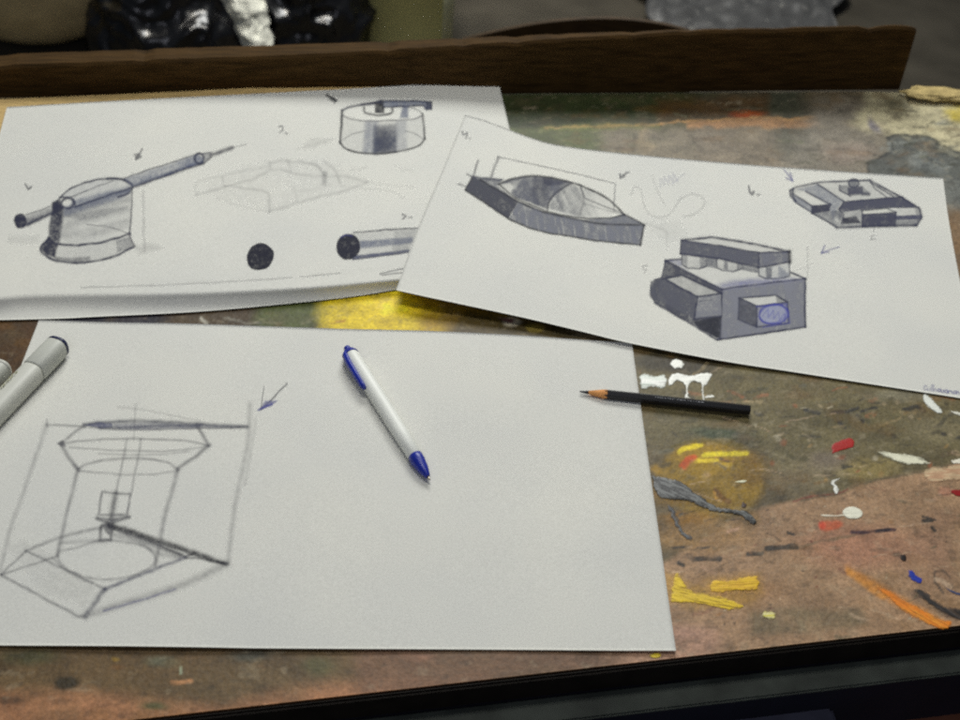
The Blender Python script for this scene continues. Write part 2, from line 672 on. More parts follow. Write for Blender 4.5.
c.line([(49, 238), (40.6, 248.8), (44.8, 255), (56, 260.3), (73, 262.8), (89.6, 261.7), (112.5, 256.5), (133.3, 247)], 2, .8, NAVY, True)
c.line([(129, 233), (131, 240), (134.2, 246)], 1.6, .7, GRAPH, True)
c.fill(ellipse(20.4, 221, 6.4, 7.6), a=.95, c=NAVY, soft=1.2)
c.fill([(26, 214.5), (53, 205), (53, 213), (27, 225)], a=.3, c=GREY, grad=((38, 209, .12), (41, 219, .6)))
c.line([(26, 214.5), (40, 210), (53, 205)], 1.1, .5, GRAPH)
c.line([(27, 224.5), (40, 219), (52, 213.5)], 2.8, .85, NAVY)
c.fill([(52, 203), (60, 198.5), (63, 209), (52, 214)], a=.8, c=NAVY, soft=1.4)
c.erase(ellipse(67, 202.3, 4.6, 3.6, -10), .95)
c.line(ellipse(67.5, 203.2, 6.2, 4.8, -8), 1.8, .85, NAVY)
c.line([(60, 197.5), (72, 198), (75, 204)], 1.5, .7, NAVY, True)
c.fill([(124, 178), (197, 154), (204, 158), (203, 163), (132, 187.5)], c=BLUG, grad=((160, 165, .18), (164, 177, .6)), streak=(-17, 4, .3))
c.line([(124, 178), (160, 166), (197, 154)], 1.2, .65, GRAPH)
c.line([(132, 187.5), (165, 175.5), (203, 163)], 2.6, .75, NAVY)
c.line(ellipse(199, 158.5, 4.6, 5.2, 20), 1.8, .85, NAVY)
c.fill([(201, 153), (211.7, 152.5), (211.7, 157.5), (204, 163)], a=.35, c=GREY)
c.line([(198, 153.3), (211.7, 152.6)], 1.2, .6, GRAPH)
c.line([(204, 163), (211.7, 157)], 1.6, .6, GRAPH)
c.line([(211.7, 155), (222, 151.2), (232.3, 147.8)], 3, .8, GRAPH)
c.line([(232, 148), (246, 144)], 1, .3, GRAPH)
c.line([(143, 190), (144.5, 251)], 2, .16, GRAPH)
c.fill([(132, 246), (150, 244), (162, 248), (140, 254)], a=.12, c=GRAPH, soft=4)
c.fill([(6, 236), (38, 236), (38, 244), (8, 243)], a=.08, c=GRAPH, soft=4)
c.build('turret_sketch', far_sheet, bv_far)

c = Canvas(22, 180, 36, 194, 12)
c.line([(25, 184), (28, 189.4), (31.5, 187)], 1.5, .75, GRAPH)
c.build('number_mark', far_sheet, bv_far)
c = Canvas(130, 144, 146, 164, 13)
c.line([(142, 148.6), (140, 153), (135.6, 159)], 1.6, .55, GRAPH)
c.fill([(133.5, 154), (136, 160), (142, 157), (139, 153)], a=.5, c=GRAPH)
c.build('arrow_mark', far_sheet, bv_far)
c = Canvas(274, 123, 292, 138, 14)
c.line([(279.5, 126.5), (282.5, 126), (283, 129.5), (280, 132)], 1.3, .5, GRAPH, True)
c.line([(285.5, 132.6), (287, 133.4)], 1.3, .5, GRAPH)
c.build('number_mark', far_sheet, bv_far)
c = Canvas(322, 90, 342, 107, 15)
c.line([(327, 95), (336, 101)], 1.8, .85, DARK)
c.scribble(330, 98, 336, 102, 6, 1.8, w=1.2, a=.7, c=DARK)
c.build('arrow_mark', far_sheet, bv_far)

# erased, faint drawing
c = Canvas(186, 138, 416, 222, 16, .9)
for p, a in (([(196, 195), (225, 187), (252.5, 179), (270, 170)], .34), ([(197, 194), (197.5, 182), (225, 175), (270, 166)], .2),
             ([(223, 176), (224.5, 187.5)], .26), ([(225, 186), (237, 187.5), (267, 192.5), (269, 212)], .34),
             ([(269, 212), (300, 202), (330, 194), (352, 189), (367, 182.5)], .34), ([(217, 197), (240, 206), (269, 211.5)], .14),
             ([(270, 162.5), (287.5, 161), (290, 172.5)], .3), ([(270, 162.5), (272.5, 170), (281, 168)], .24),
             ([(287.5, 161), (302, 162), (315, 164), (322, 172), (325, 176)], .32), ([(282, 170), (310, 176), (340, 176), (367, 182)], .3),
             ([(325, 161), (335, 170), (340, 183)], .36), ([(303, 163), (318, 166), (321, 170)], .3),
             ([(294, 187), (297, 201)], .18), ([(300, 192), (330, 186)], .14), ([(340, 186), (390, 191), (405, 199)], .16),
             ([(297, 149), (312, 145), (325, 142)], .2), ([(367, 182), (390, 185), (414, 188)], .14), ([(352, 170), (366, 168)], .2),
             ([(395, 166), (402, 170), (413, 170)], .14)):
    c.line(p, 2.3, a * .38, GRAPH, True)
c.fill([(200, 176), (270, 158), (330, 158), (370, 180), (330, 196), (270, 212), (215, 198)], a=.025, c=GRAPH, soft=6, grain=.8)
c.fill([(322, 171), (328, 171), (326, 186), (321, 184)], a=.2, c=GRAPH, soft=2)
c.fill([(310, 133), (335, 134), (330, 142), (305, 148)], a=.08, c=GRAPH, soft=5, grain=.8)
c.build('faint_sketch', far_sheet, bv_far, label='faint half erased pencil sketch')

# drum with a handle
c = Canvas(334, 92, 440, 160, 17, .3)
drum = [(341, 113), (351, 118.8), (367.5, 121), (395, 120.5), (412.5, 119), (422.5, 115), (424.6, 138.8), (410, 148.5), (395, 152), (373.8, 153.5), (355, 151.9), (340, 142.5)]
c.fill(drum, a=.07, c=GREY)
c.fill([(365, 121), (378, 121), (376, 153.5), (363, 153)], a=.32, c=BLUG, soft=2.8)
c.fill([(374, 125), (397, 123.5), (396, 152), (373, 153.5)], c=lin((56, 64, 90)), soft=2.6, grad=((384, 122, .3), (384, 142, .72)))
c.fill([(377, 128), (389, 127), (389, 151), (376, 152)], a=.3, c=NAVY, soft=4.5)
c.fill([(396, 121), (406, 120), (407, 149), (396, 151)], a=.2, c=BLUG, soft=3)
c.line([(342, 110.5), (341.5, 125), (340, 142.5)], 1.9, .85, DARK)
c.line([(422.7, 114), (424, 126), (424.6, 138.8)], 1.6, .8, DARK)
c.line([(340, 142.5), (345, 148), (355, 151.9), (373.8, 153.6), (395, 152), (410, 148.7), (420, 144.4), (424.7, 138.8)], 1.5, .8, DARK, True)
c.line([(342, 110.6), (350, 106.9), (362.5, 104.4), (375, 103)], 1.8, .75, NAVY, True)
c.line([(400, 105.6), (415, 108.8), (423, 114)], 1.1, .5, GRAPH, True)
c.line([(342, 115), (351, 118.8), (367.5, 121), (395, 120.3), (412.5, 119.2), (422.5, 115.6)], 1.2, .55, GRAPH, True)
c.line([(342.5, 140), (352.5, 134), (365, 130.6)], 1, .35, GRAPH, True)
c.line([(405, 130.6), (415, 133.8), (423, 138.8)], 1, .35, GRAPH, True)
c.line([(364, 107.5), (365, 112.5), (376, 115), (387.5, 114.4), (392.5, 111.9), (392, 107.5)], 1.7, .8, DARK, True)
c.fill([(402.5, 106), (408.8, 106), (408, 118), (400, 117.5)], a=.55, c=BLUG, soft=1.5)
c.fill([(376, 100.8), (417.5, 101.3), (431.3, 101.9), (431.9, 109.4), (426.3, 109.6), (423.8, 105.6), (385, 107)], a=.6, c=BLUG, soft=.9)
c.line([(380, 100.8), (417, 101.2), (431.3, 102)], 1.4, .85, NAVY)
c.line([(384, 107), (410, 106), (424, 105.6), (426.5, 109.5)], 1.4, .8, NAVY)
c.fill([(426, 102.5), (432, 102), (432, 109.5), (427, 109.8)], a=.7, c=NAVY)
c.fill([(375, 102), (384, 101), (384.5, 113), (375, 112.5)], a=.75, c=DARK, soft=1)
c.line([(362, 104.5), (380, 102)], 2, .6, NAVY)
c.build('drum_sketch', far_sheet, bv_far)

c = Canvas(243, 240, 277, 273, 18)
c.fill([(248, 263), (247.5, 254), (253.3, 245.6), (263.8, 243.6), (273, 250.8), (272, 261.3), (265.8, 268.5), (253, 269)], a=.97, c=lin((24, 26, 46)), soft=.8, sm=True)
c.build('black_dot', far_sheet, bv_far)

c = Canvas(333, 224, 422, 266, 19, .3)
c.fill([(352, 234), (418, 228.5), (408, 252), (353, 258.7)], a=.1, c=GREY)
c.fill([(360, 241), (413, 237), (413, 243), (360, 248.5)], a=.5, c=BLUG, soft=1.6)
c.fill([(352, 256), (409, 249.5), (408.5, 252.5), (353, 260)], a=.75, c=lin((70, 78, 112)), soft=1.3)
c.fill([(395, 231), (418, 229), (408, 252), (392, 254)], a=.18, c=GREY, soft=3)
c.line([(354, 232.6), (386, 229.7), (418, 228)], 1.4, .75, GRAPH)
c.line([(353, 259.5), (408, 252)], 1.2, .6, GRAPH)
c.fill(ellipse(348.3, 246.7, 11.8, 13, 8), a=.97, c=lin((26, 28, 50)), soft=.9)
c.line([(341, 237), (346, 234.5), (352, 236)], 1.2, .5, PEN)
c.build('tube_sketch', far_sheet, bv_far)
c = Canvas(398, 210, 414, 222, 20, .2)
c.line([(402.5, 214), (405.8, 216), (402.8, 218.8)], 1.3, .7, GRAPH)
c.line([(408.6, 217.7), (412, 217)], 1.2, .5, GRAPH)
c.build('number_mark', far_sheet, bv_far)
c = Canvas(78, 264, 408, 292, 21, .3)
c.line([(81, 287.3), (160, 285.2), (230, 281.5), (292, 277.5)], 1.3, .24, GRAPH)
c.line([(300, 277), (340, 273)], 1, .3, GRAPH)
c.line([(380, 273.5), (403, 268.5)], 1.2, .6, GRAPH)
c.line([(382, 275), (403, 272.4)], 1.2, .55, GRAPH)
c.build('ruled_line', far_sheet, bv_far)

# ---------- right sheet
c = Canvas(457, 152, 652, 252, 31, .3)
c.fill([(472.5, 177), (501.7, 180), (497.5, 185.8), (518, 201.5), (480, 182)], a=.5, c=GREY)
c.fill([(472.5, 177.5), (479.8, 180), (518.3, 201.5), (508, 218.8), (487, 204), (465.2, 190)], a=.93, c=lin((62, 64, 78)), streak=(35, 4, .08), soft=.9)
c.fill([(518.3, 201.5), (543.3, 211.9), (576.7, 219.2), (605.8, 223.8), (644.2, 225), (640.2, 244.8), (593.3, 240), (549.6, 232.7), (528.8, 227.5), (509, 218.8)], a=.8, c=lin((104, 107, 120)), streak=(82, 2.2, .22), soft=.9)
c.fill([(622.5, 214), (643.3, 224.2), (606, 224), (585, 219.5), (614, 217.5)], a=.72, c=lin((105, 108, 120)))
c.fill([(498.5, 184.2), (510, 179.6), (524.6, 176.5), (543.3, 176.5), (572.5, 182.7), (556, 194), (549, 203), (547.5, 209), (516.3, 197.3)], a=.54, c=lin((88, 91, 106)), soft=1, streak=(75, 8, .3))
c.erase([(498, 185), (510, 182.5), (514, 188), (510, 194)], .85, 1.5)
c.erase([(511, 181), (523, 178), (515, 190), (511, 187)], .5, 1.5)
c.fill([(534, 177), (552, 178), (545, 207), (536, 205), (530, 195)], a=.34, c=NAVY, soft=4)
c.fill([(543, 178), (570, 182), (552, 186), (544, 184)], a=.5, c=NAVY, soft=1.5)
c.fill([(571, 184), (593, 192), (608, 201), (618, 212), (600, 217), (579, 216.5), (549, 209), (551, 201), (558, 191)], c=GREY, soft=1.6, grad=((556, 196, .46), (602, 206, .06)), streak=(62, 3, .22))
c.line([(581, 188), (584, 200), (580, 214)], 2.4, .3, GRAPH, True)
c.line([(498.5, 184.2), (510, 179.6), (524.6, 176.6), (543.3, 176.5), (572.5, 182.7), (593.3, 191), (610, 200.4), (624.6, 215)], 1.7, .85, DARK, True)
c.line([(498.5, 184.2), (516.3, 198), (543.3, 209.8), (560, 214.6), (585, 218), (610, 217.8), (624.6, 214.6)], 1.4, .75, DARK, True)
c.line([(572.5, 182.9), (558, 191), (549.6, 200.4), (547.5, 209.8)], 1.3, .65, DARK, True)
c.line([(580.8, 187), (585, 198.3), (622.5, 213.5)], 1.1, .55, GRAPH)
c.line([(585, 204), (620, 214)], 1, .3, GRAPH)
c.line([(472.5, 177), (501.7, 179.8)], 1.8, .8, NAVY)
c.line([(472.5, 177), (465.2, 190), (487, 204.5), (509, 219), (528.8, 227.8), (549.6, 233), (593.3, 240.3), (640.2, 245)], 1.5, .8, DARK)
c.line([(480, 179.6), (518.3, 201.5), (543.3, 211.9), (576.7, 219.4), (606, 224), (644.4, 225)], 1.7, .85, DARK, True)
c.line([(644.4, 225), (640.2, 245)], 1.8, .9, DARK)
c.line([(624, 214), (645, 225)], 1.5, .8, DARK)
c.line([(497.5, 156.7), (560, 170), (615.2, 183.3), (613.8, 210.8)], 1, .5, GRAPH)
c.line([(498.5, 157), (494.5, 167), (491.3, 176.5)], 2.2, .5, GRAPH)
c.line([(477.7, 160.8), (475.5, 168), (473.3, 177)], 1.8, .5, GRAPH)
c.line([(459, 184.2), (468, 187)], 1.5, .5, GRAPH)
c.line([(467, 174), (474, 177.5)], 1.2, .6, GRAPH)
c.build('domed_hull_sketch', right_sheet, bv_right)

c = Canvas(458, 127, 476, 143, 32, .2)
c.line([(462, 131.8), (463.5, 135), (467.3, 132.4), (466, 138.5)], 1.2, .75, GRAPH)
c.line([(469.4, 138), (470.2, 138.4)], 1.3, .6, GRAPH)
c.build('number_mark', right_sheet, bv_right)
c = Canvas(616, 168, 632, 182, 33, .2)
c.line([(620, 174), (620.5, 178), (623.5, 174.5), (623.5, 177.5), (626, 173), (629, 172.5)], 1.4, .8, GRAPH)
c.build('letter_mark', right_sheet, bv_right)
c = Canvas(626, 166, 712, 262, 34, .6)
c.line([(631, 196), (633, 188), (640, 189), (643, 200), (647, 212), (656, 217), (667, 216), (674, 208), (682, 198), (692, 194), (702, 197), (704, 205), (696, 213), (684, 217)], 1.6, .15, GRAPH, True)
c.line([(652, 176), (657, 190), (665, 205)], 1.3, .13, GRAPH, True)
c.scribble(659, 183, 676, 177, 9, 4, w=1.4, a=.14, c=VIO)
c.line([(684, 174), (672, 184)], 1.6, .13, VIO)
c.line([(645, 222), (667, 232), (667, 250)], 1.2, .12, GRAPH)
c.fill([(650, 222), (680, 222), (690, 240), (660, 240)], a=.05, c=GRAPH, soft=8, grain=.8)
c.build('faint_sketch', right_sheet, bv_right)
c = Canvas(748, 182, 764, 198, 35, .2)
c.line([(748.5, 186), (750, 192.5), (752.5, 194.5), (754, 191.5), (752, 192.5)], 1.5, .8, GRAPH, True)
c.line([(757.5, 194.6), (759.5, 194.8)], 1.4, .7, GRAPH)
c.build('number_mark', right_sheet, bv_right)
c = Canvas(639, 262, 652, 276, 36, .2)
c.line([(647, 265.5), (642.5, 266), (643, 269), (646.5, 270), (644, 273)], 1, .3, GRAPH)
c.build('number_mark', right_sheet, bv_right)
c = Canvas(781, 168, 797, 184, 37, .2)
c.line([(784.5, 170), (792.5, 181)], 1.4, .6, VIO)
c.line([(790, 172.5), (792.5, 181), (786, 178)], 1.3, .5, VIO)
c.build('arrow_mark', right_sheet, bv_right)
c = Canvas(818, 240, 842, 258, 38, .2)
c.line([(839, 246.8), (830, 249.5), (821.8, 253)], 1.2, .5, VIO)
c.line([(825, 245.6), (821.5, 253), (829, 252)], 1.3, .6, VIO)
c.build('arrow_mark', right_sheet, bv_right)
c = Canvas(866, 228, 880, 242, 39, .2)
c.line([(874.5, 235), (871.5, 236), (871, 239.5), (875.5, 239)], 1.1, .35, GRAPH)
c.line([(874, 229), (873.5, 232)], 1, .3, GRAPH)
c.build('letter_mark', right_sheet, bv_right)
c = Canvas(918, 379, 966, 400, 40, .3)
sx, sy = 924., 388.
for k, (w_, up, kind) in enumerate(((3.4, 3, 'c'), (3, 1.6, 'u'), (1.4, 4.2, 'l'), (1.4, 4, 'l'), (3, 1.6, 'n'), (3.4, 1.8, 'o'), (3, 1.6, 'u'), (3.4, 1.8, 'o'), (4.6, 1.6, 'n'), (3, 1.8, 'o'), (3, 1.6, 'n'))):
    yb = sy + .12 * (sx - 924) + 2
    if kind in 'co':
        p = ellipse(sx + w_ / 2, yb - up * .7, w_ * .42, up * .8, 0, 12, 40, 320 if kind == 'c' else 400)
    elif kind == 'l':
        p = [(sx + .7, yb - up * 1.5), (sx + .5, yb)]
    elif kind == 'u':
        p = [(sx, yb - up * 1.3), (sx + .4, yb), (sx + w_ * .7, yb - .2), (sx + w_ * .8, yb - up * 1.3)]
    else:
        p = [(sx, yb), (sx + .3, yb - up * 1.3), (sx + w_ * .6, yb - up * 1.2), (sx + w_ * .8, yb)]
    c.line(p, 1.1, .42 + .12 * (k > 4), VIO, kind in 'un')
    sx += w_ + .3
c.build('signature', right_sheet, bv_right, label='violet scribbled signature')

# boxy machine
c = Canvas(645, 228, 816, 348, 41, .3)
X5 = lambda *q: [(640 + x / 5.05, 220 + y / 5.05) for x, y in q]
LEFTD, FRONTG = lin((66, 68, 84)), lin((112, 114, 128))
c.fill(X5((130, 205), (240, 262), (415, 352), (405, 605), (270, 525), (75, 415), (60, 390), (70, 300), (115, 285)), a=.85, c=LEFTD, streak=(80, 5, .12))
c.fill(X5((415, 352), (480, 340), (835, 297), (835, 540), (390, 605)), a=.82, c=FRONTG, streak=(80, 6, .08))
c.fill(X5((130, 205), (205, 198), (480, 235), (770, 268), (835, 297), (480, 340), (415, 352), (240, 262)), a=.06, c=GREY)
c.fill(X5((140, 205), (205, 200), (215, 245), (250, 255)), a=.4, c=lin((120, 122, 160)))
c.fill(X5((320, 305), (600, 300), (815, 300), (480, 338), (415, 350)), c=lin((118, 120, 165)), soft=4, grad=((520, 0, 0), (520, 1, 0)) if 0 else (((722, 280, .0), (726, 290, .75))))
c.fill(X5((215, 170), (335, 185), (335, 235), (300, 246), (240, 245), (215, 225)), a=.12, c=GREY)
c.fill(X5((300, 180), (335, 185), (335, 235), (305, 243)), a=.4, c=GREY, soft=1.5)
c.fill(X5((215, 170), (240, 175), (240, 240), (215, 225)), a=.3, c=GREY, soft=1.2)
c.fill(X5((338, 185), (388, 190), (388, 245), (338, 235)), a=.55, c=GREY)
c.fill(X5((390, 195), (520, 220), (520, 245), (460, 260), (390, 245)), a=.15, c=GREY)
c.fill(X5((425, 205), (445, 205), (445, 255), (425, 250)), a=.45, c=GREY, soft=1)
c.fill(X5((490, 215), (520, 222), (518, 250), (490, 256)), a=.4, c=GREY, soft=1)
c.fill(X5((525, 225), (600, 240), (600, 270), (520, 252)), a=.5, c=GREY)
c.fill(X5((600, 245), (755, 212), (755, 285), (680, 298), (600, 285)), a=.14, c=BLUG)
c.fill(X5((635, 240), (665, 235), (665, 297), (640, 295)), a=.6, c=GREY, soft=1)
c.fill(X5((700, 228), (750, 270), (750, 285), (700, 295)), a=.35, c=BLUG, soft=1.5)
for p in (X5((212, 172), (212, 225), (240, 243), (300, 246), (336, 232), (336, 185)), X5((388, 195), (388, 240), (420, 255), (470, 260), (520, 244), (520, 222)),
          X5((600, 243), (600, 280), (640, 296), (700, 297), (755, 284), (755, 212))):
    c.line(p, 1.2, .65, NAVY)
c.fill(X5((210, 103), (360, 85), (755, 160), (600, 165)), a=.08, c=GREY)
c.fill(X5((210, 103), (600, 165), (600, 240), (400, 195), (205, 170)), a=.88, c=lin((78, 80, 96)), streak=(8, 3, .12))
c.fill(X5((600, 165), (755, 160), (755, 210), (600, 240)), a=.72, c=lin((98, 100, 115)), streak=(80, 4, .15))
for p, w in ((X5((210, 103), (360, 85), (600, 125), (755, 160)), 1.9), (X5((210, 103), (400, 130), (600, 165), (755, 160)), 1.4),
             (X5((205, 170), (400, 195), (600, 241), (755, 211)), 1.5), (X5((600, 165), (600, 240)), 1.5), (X5((208, 105), (205, 170)), 1.3)):
    c.line(p, w, .85, NAVY)
c.line(X5((755, 160), (757, 212)), 3, .95, DARK)
for p, w in ((X5((130, 205), (205, 198)), 1.7), (X5((130, 205), (240, 262), (415, 352)), 1.6), (X5((415, 352), (480, 340), (650, 318), (835, 297)), 1.5),
             (X5((762, 266), (800, 280), (838, 298)), 1.6), (X5((415, 352), (405, 605)), 1.6), (X5((835, 297), (832, 400), (834, 540)), 1.8),
             (X5((834, 540), (600, 575), (390, 605)), 1.7), (X5((390, 605), (270, 530), (75, 418)), 1.8), (X5((130, 205), (112, 285)), 1.5)):
    c.line(p, w, .85, NAVY)
c.fill(X5((270, 512), (410, 486), (404, 600), (300, 545)), a=.85, c=lin((38, 40, 54)))
c.erase(X5((130, 300), (210, 280), (410, 370), (290, 385)), .8)
c.fill(X5((130, 300), (210, 280), (410, 370), (290, 385)), a=.1, c=GREY)
c.fill(X5((100, 300), (130, 300), (290, 388), (275, 500), (85, 400)), a=.45, c=lin((82, 84, 100)))
c.erase(X5((290, 388), (408, 372), (410, 484), (275, 500)), .95)
c.fill(X5((290, 388), (408, 372), (410, 484), (275, 500)), a=.66, c=lin((112, 114, 128)), grad=((700, 295, .5), (712, 315, .78)))
for p in (X5((110, 300), (210, 278), (412, 371)), X5((130, 302), (290, 387), (412, 371)), X5((290, 387), (275, 500)), X5((275, 500), (410, 485))):
    c.line(p, 1.6, .85, NAVY)
c.line(X5((300, 412), (360, 402)), 1, .5, NAVY)
c.erase(X5((500, 395), (685, 378), (745, 415), (590, 435)), .88)
c.fill(X5((500, 395), (590, 435), (590, 540), (495, 500)), a=.75, c=lin((66, 68, 82)))
c.erase(X5((590, 435), (747, 415), (750, 520), (590, 540)), .7)
c.fill(X5((590, 435), (747, 415), (750, 520), (590, 540)), a=.4, c=lin((110, 114, 150)))
c.fill(ellipse(773.7, 314, 14, 9.5, -5), a=.35, c=lin((150, 158, 205)))
c.fill(X5((685, 378), (690, 415), (745, 410)), a=.35, c=GREY)
for p in (X5((500, 395), (685, 378), (745, 415), (590, 435), (500, 395)), X5((590, 435), (590, 540), (750, 520), (745, 415)), X5((500, 395), (495, 500), (590, 540))):
    c.line(p, 1.5, .85, NAVY)
c.line(ellipse(773.7, 314, 14.5, 9.8, -5), 1.7, .85, PEN)
c.line(ellipse(773.0, 314, 13.4, 8.8, -12), 1, .6, PEN)
c.scribble(764, 312, 786, 318, 9, 4, w=1, a=.5, c=PEN)
c.line(X5((590, 436), (740, 425)), 1.6, .7, PEN)
c.line(X5((740, 430), (755, 520), (620, 542)), 1.3, .6, PEN)
c.fill(X5((55, 310), (120, 285), (110, 300), (85, 400), (70, 412), (50, 385)), a=.45, c=MGREY, soft=1.2, streak=(80, 3, .5))
c.line([(807.7, 246), (807.7, 276)], 1.2, .2, GRAPH)
c.line([(790, 273), (812, 264)], 1, .12, GRAPH)
c.build('boxy_machine_sketch', right_sheet, bv_right)

# low vehicle
c = Canvas(785, 174, 928, 232, 42, .25)
H = lambda *q: [(730 + x / 4.571, 165 + y / 4.571) for x, y in q]
c.fill(H((300, 165), (275, 140), (282, 108), (330, 95), (400, 82), (540, 73), (640, 71), (780, 145), (500, 190), (470, 260), (380, 220)), a=.14, c=GREY)
c.fill(H((300, 110), (400, 88), (520, 165), (490, 195), (470, 260), (455, 190), (340, 118)), a=.34, c=BLUG, soft=1)
c.fill(H((272, 110), (295, 105), (290, 160), (300, 170), (272, 140)), a=.35, c=GREY)
c.fill(H((375, 222), (455, 214), (500, 205), (515, 230), (490, 284)), a=.42, c=GREY, soft=1, streak=(30, 3, .3))
c.fill(H((498, 200), (515, 178), (550, 164), (790, 146), (865, 197), (740, 196), (605, 202), (520, 215)), a=.88, c=lin((66, 68, 90)), streak=(0, 3, .1))
c.fill(H((500, 210), (605, 203), (605, 280), (495, 283)), a=.3, c=GREY)
c.fill(H((515, 242), (575, 235), (600, 265), (515, 268)), a=.8, c=lin((44, 46, 66)), soft=1)
c.erase(H((600, 207), (715, 199), (752, 216), (612, 224)), .85)
c.fill(H((600, 207), (715, 199), (752, 216), (612, 224)), a=.08, c=lin((160, 160, 110)))
c.fill(H((605, 224), (757, 215), (757, 278), (605, 281)), a=.92, c=lin((58, 60, 84)))
c.fill(H((757, 200), (870, 200), (878, 240), (855, 276), (757, 279)), a=.12, c=GREY)
c.fill(H((757, 232), (877, 228), (877, 248), (757, 252)), a=.85, c=lin((60, 64, 96)), soft=.8)
c.fill(H((757, 255), (872, 250), (855, 276), (757, 279)), a=.4, c=GREY)
c.fill(H((845, 195), (872, 202), (880, 240), (860, 270)), a=.3, c=GREY, soft=1.2)
c.fill(H((288, 135), (375, 188), (375, 220), (286, 166)), a=.34, c=BLUG)
c.erase(H((292, 128), (345, 120), (458, 180), (375, 186)), .6)
c.fill(H((375, 187), (460, 181), (456, 212), (375, 222)), a=.92, c=lin((52, 54, 76)))
c.fill(H((500, 92), (600, 95), (645, 132), (550, 142), (500, 115)), a=.38, c=GREY)
c.fill(H((538, 103), (607, 100), (607, 132), (540, 136)), a=.78, c=lin((66, 68, 88)))
c.fill(H((590, 125), (640, 125), (640, 140), (600, 140)), a=.6, c=lin((66, 68, 88)))
c.fill(ellipse(853.6, 183.2, 5.2, 4.2), a=.5, c=GREY)
for p, w in ((H((300, 165), (275, 142), (275, 115), (300, 100), (400, 80), (540, 72), (640, 70)), 1.5), (H((640, 70), (780, 145), (865, 198), (878, 240), (852, 276)), 1.7),
             (H((852, 276), (600, 282), (488, 285)), 2.2), (H((488, 285), (380, 222), (295, 166)), 1.2), (H((400, 88), (520, 165)), 1.2), (H((345, 120), (460, 180)), 1.4),
             (H((520, 170), (790, 145)), 1.4), (H((500, 200), (520, 172)), 1.5), (H((290, 132), (375, 187), (375, 222)), 1.4), (H((375, 187), (460, 181)), 1.2),
             (H((605, 210), (605, 281)), 1.3), (H((600, 207), (715, 197), (757, 216)), 1.2), (H((757, 215), (757, 279)), 1.4), (H((498, 200), (520, 225), (510, 270)), 1.2),
             (H((640, 72), (660, 105), (720, 150)), 1), (H((640, 78), (750, 145)), 1), (H((500, 92), (500, 115), (550, 142)), 1), (H((290, 105), (285, 135), (300, 165)), 1.2)):
    c.line(p, w, .8, NAVY)
c.line(ellipse(853.6, 183.2, 5.2, 4.2), 1.1, .7, NAVY)
c.build('low_vehicle_sketch', right_sheet, bv_right)

# ---------- front sheet: column line drawing
c = Canvas(0, 398, 264, 622, 51, .5)
c.gain, c.wide = .52, 1.5
c.line([(47, 424.3), (36, 456), (22, 497), (10, 530), (0, 572)], 2.6, .3, GRAPH, True)
c.line([(47, 419), (47.5, 427)], 1.2, .3, GRAPH)
c.line([(47, 424.8), (66, 425.6), (86, 427)], 1.4, .5, GRAPH)
c.fill([(84.4, 425), (100, 422), (112, 423.5), (112, 427.5), (100, 428.5)], a=.6, c=lin((84, 88, 130)), soft=1.2)
c.fill([(110, 424), (150, 422.5), (198, 424.5), (240, 427), (197, 428.5), (150, 430), (120, 429.5)], a=.32, c=lin((90, 94, 125)), soft=1.5)
c.line([(84.4, 424.6), (105, 422.3), (135.5, 420.9), (165, 422), (197.8, 424.2), (246.7, 427)], 2.2, .85, lin((60, 64, 84)), True)
c.line([(100, 428), (130, 427), (160, 426), (200, 426)], 1.8, .75, lin((66, 70, 92)))
c.line([(90, 427.5), (125, 429.5), (170, 429), (246, 427.2)], 1.2, .5, GRAPH, True)
c.line([(118, 407), (150, 410.5), (200, 421)], 1.3, .2, GRAPH)
c.line([(135, 404), (134, 440)], 1.2, .25, GRAPH)
c.line([(84, 425), (72, 435), (61, 443.5)], 1.8, .55, GRAPH)
c.fill([(57, 443), (63, 440.5), (66, 446), (61, 447)], a=.4, c=GRAPH)
c.line([(61, 443.5), (68, 457), (78, 469.5)], 2.4, .75, GRAPH)
c.line([(197, 425.2), (203, 435), (208.5, 445)], 2, .75, GRAPH)
c.line([(209.5, 445), (195, 457), (178, 468.5)], 2.2, .75, GRAPH)
c.line([(61, 444), (90, 440), (125, 438.6), (170, 440), (195, 442), (208, 445.5)], 1.4, .5, GRAPH, True)
c.line([(70, 447), (95, 449), (120, 450.5), (165, 451), (205, 447)], 1.3, .38, GRAPH, True)
c.line([(98, 453.5), (130, 455), (165, 454), (190, 451)], 1.2, .28, GRAPH, True)
c.line([(78, 469), (90, 463), (110, 459.5), (140, 458.5), (165, 462), (178, 469)], 1.6, .52, GRAPH, True)
c.line([(78, 471), (110, 473.5), (145, 474.5), (178, 471)], 1.3, .36, GRAPH, True)
c.line([(78, 470), (73, 490), (67, 512), (61, 538), (57.5, 554)], 2.3, .5, GRAPH, True)
c.line([(178, 470), (170, 498), (164, 520), (159, 546), (155, 566)], 2.5, .5, GRAPH, True)
c.line([(127, 440), (121, 468), (116, 493)], 1.5, .42, GRAPH)
c.line([(141, 440), (136, 468), (131, 494)], 1.5, .38, GRAPH)
c.line([(102.3, 492), (130.3, 493.8), (127.3, 514.8), (98.4, 514.5), (102.3, 492)], 1.5, .68, GRAPH)
c.line([(115.5, 493), (113, 507), (111.5, 520)], 3, .8, lin((70, 70, 78)))
c.line([(97, 518), (112, 519.5), (129, 517)], 2, .75, GRAPH)
c.line([(97.5, 518.5), (113, 526)], 1.8, .7, GRAPH)
c.line([(129, 517), (108, 524), (100, 528)], 1.8, .7, GRAPH)
c.line([(101, 526), (100, 540.5), (111, 540), (112.5, 527)], 2, .8, lin((66, 66, 74)))
c.fill([(101, 524), (113, 524), (111, 536), (106, 532)], a=.5, c=GRAPH, soft=1.5)
c.line([(107, 523), (140, 534.5), (195, 552.5), (226, 563.8)], 2.8, .95, DARK)
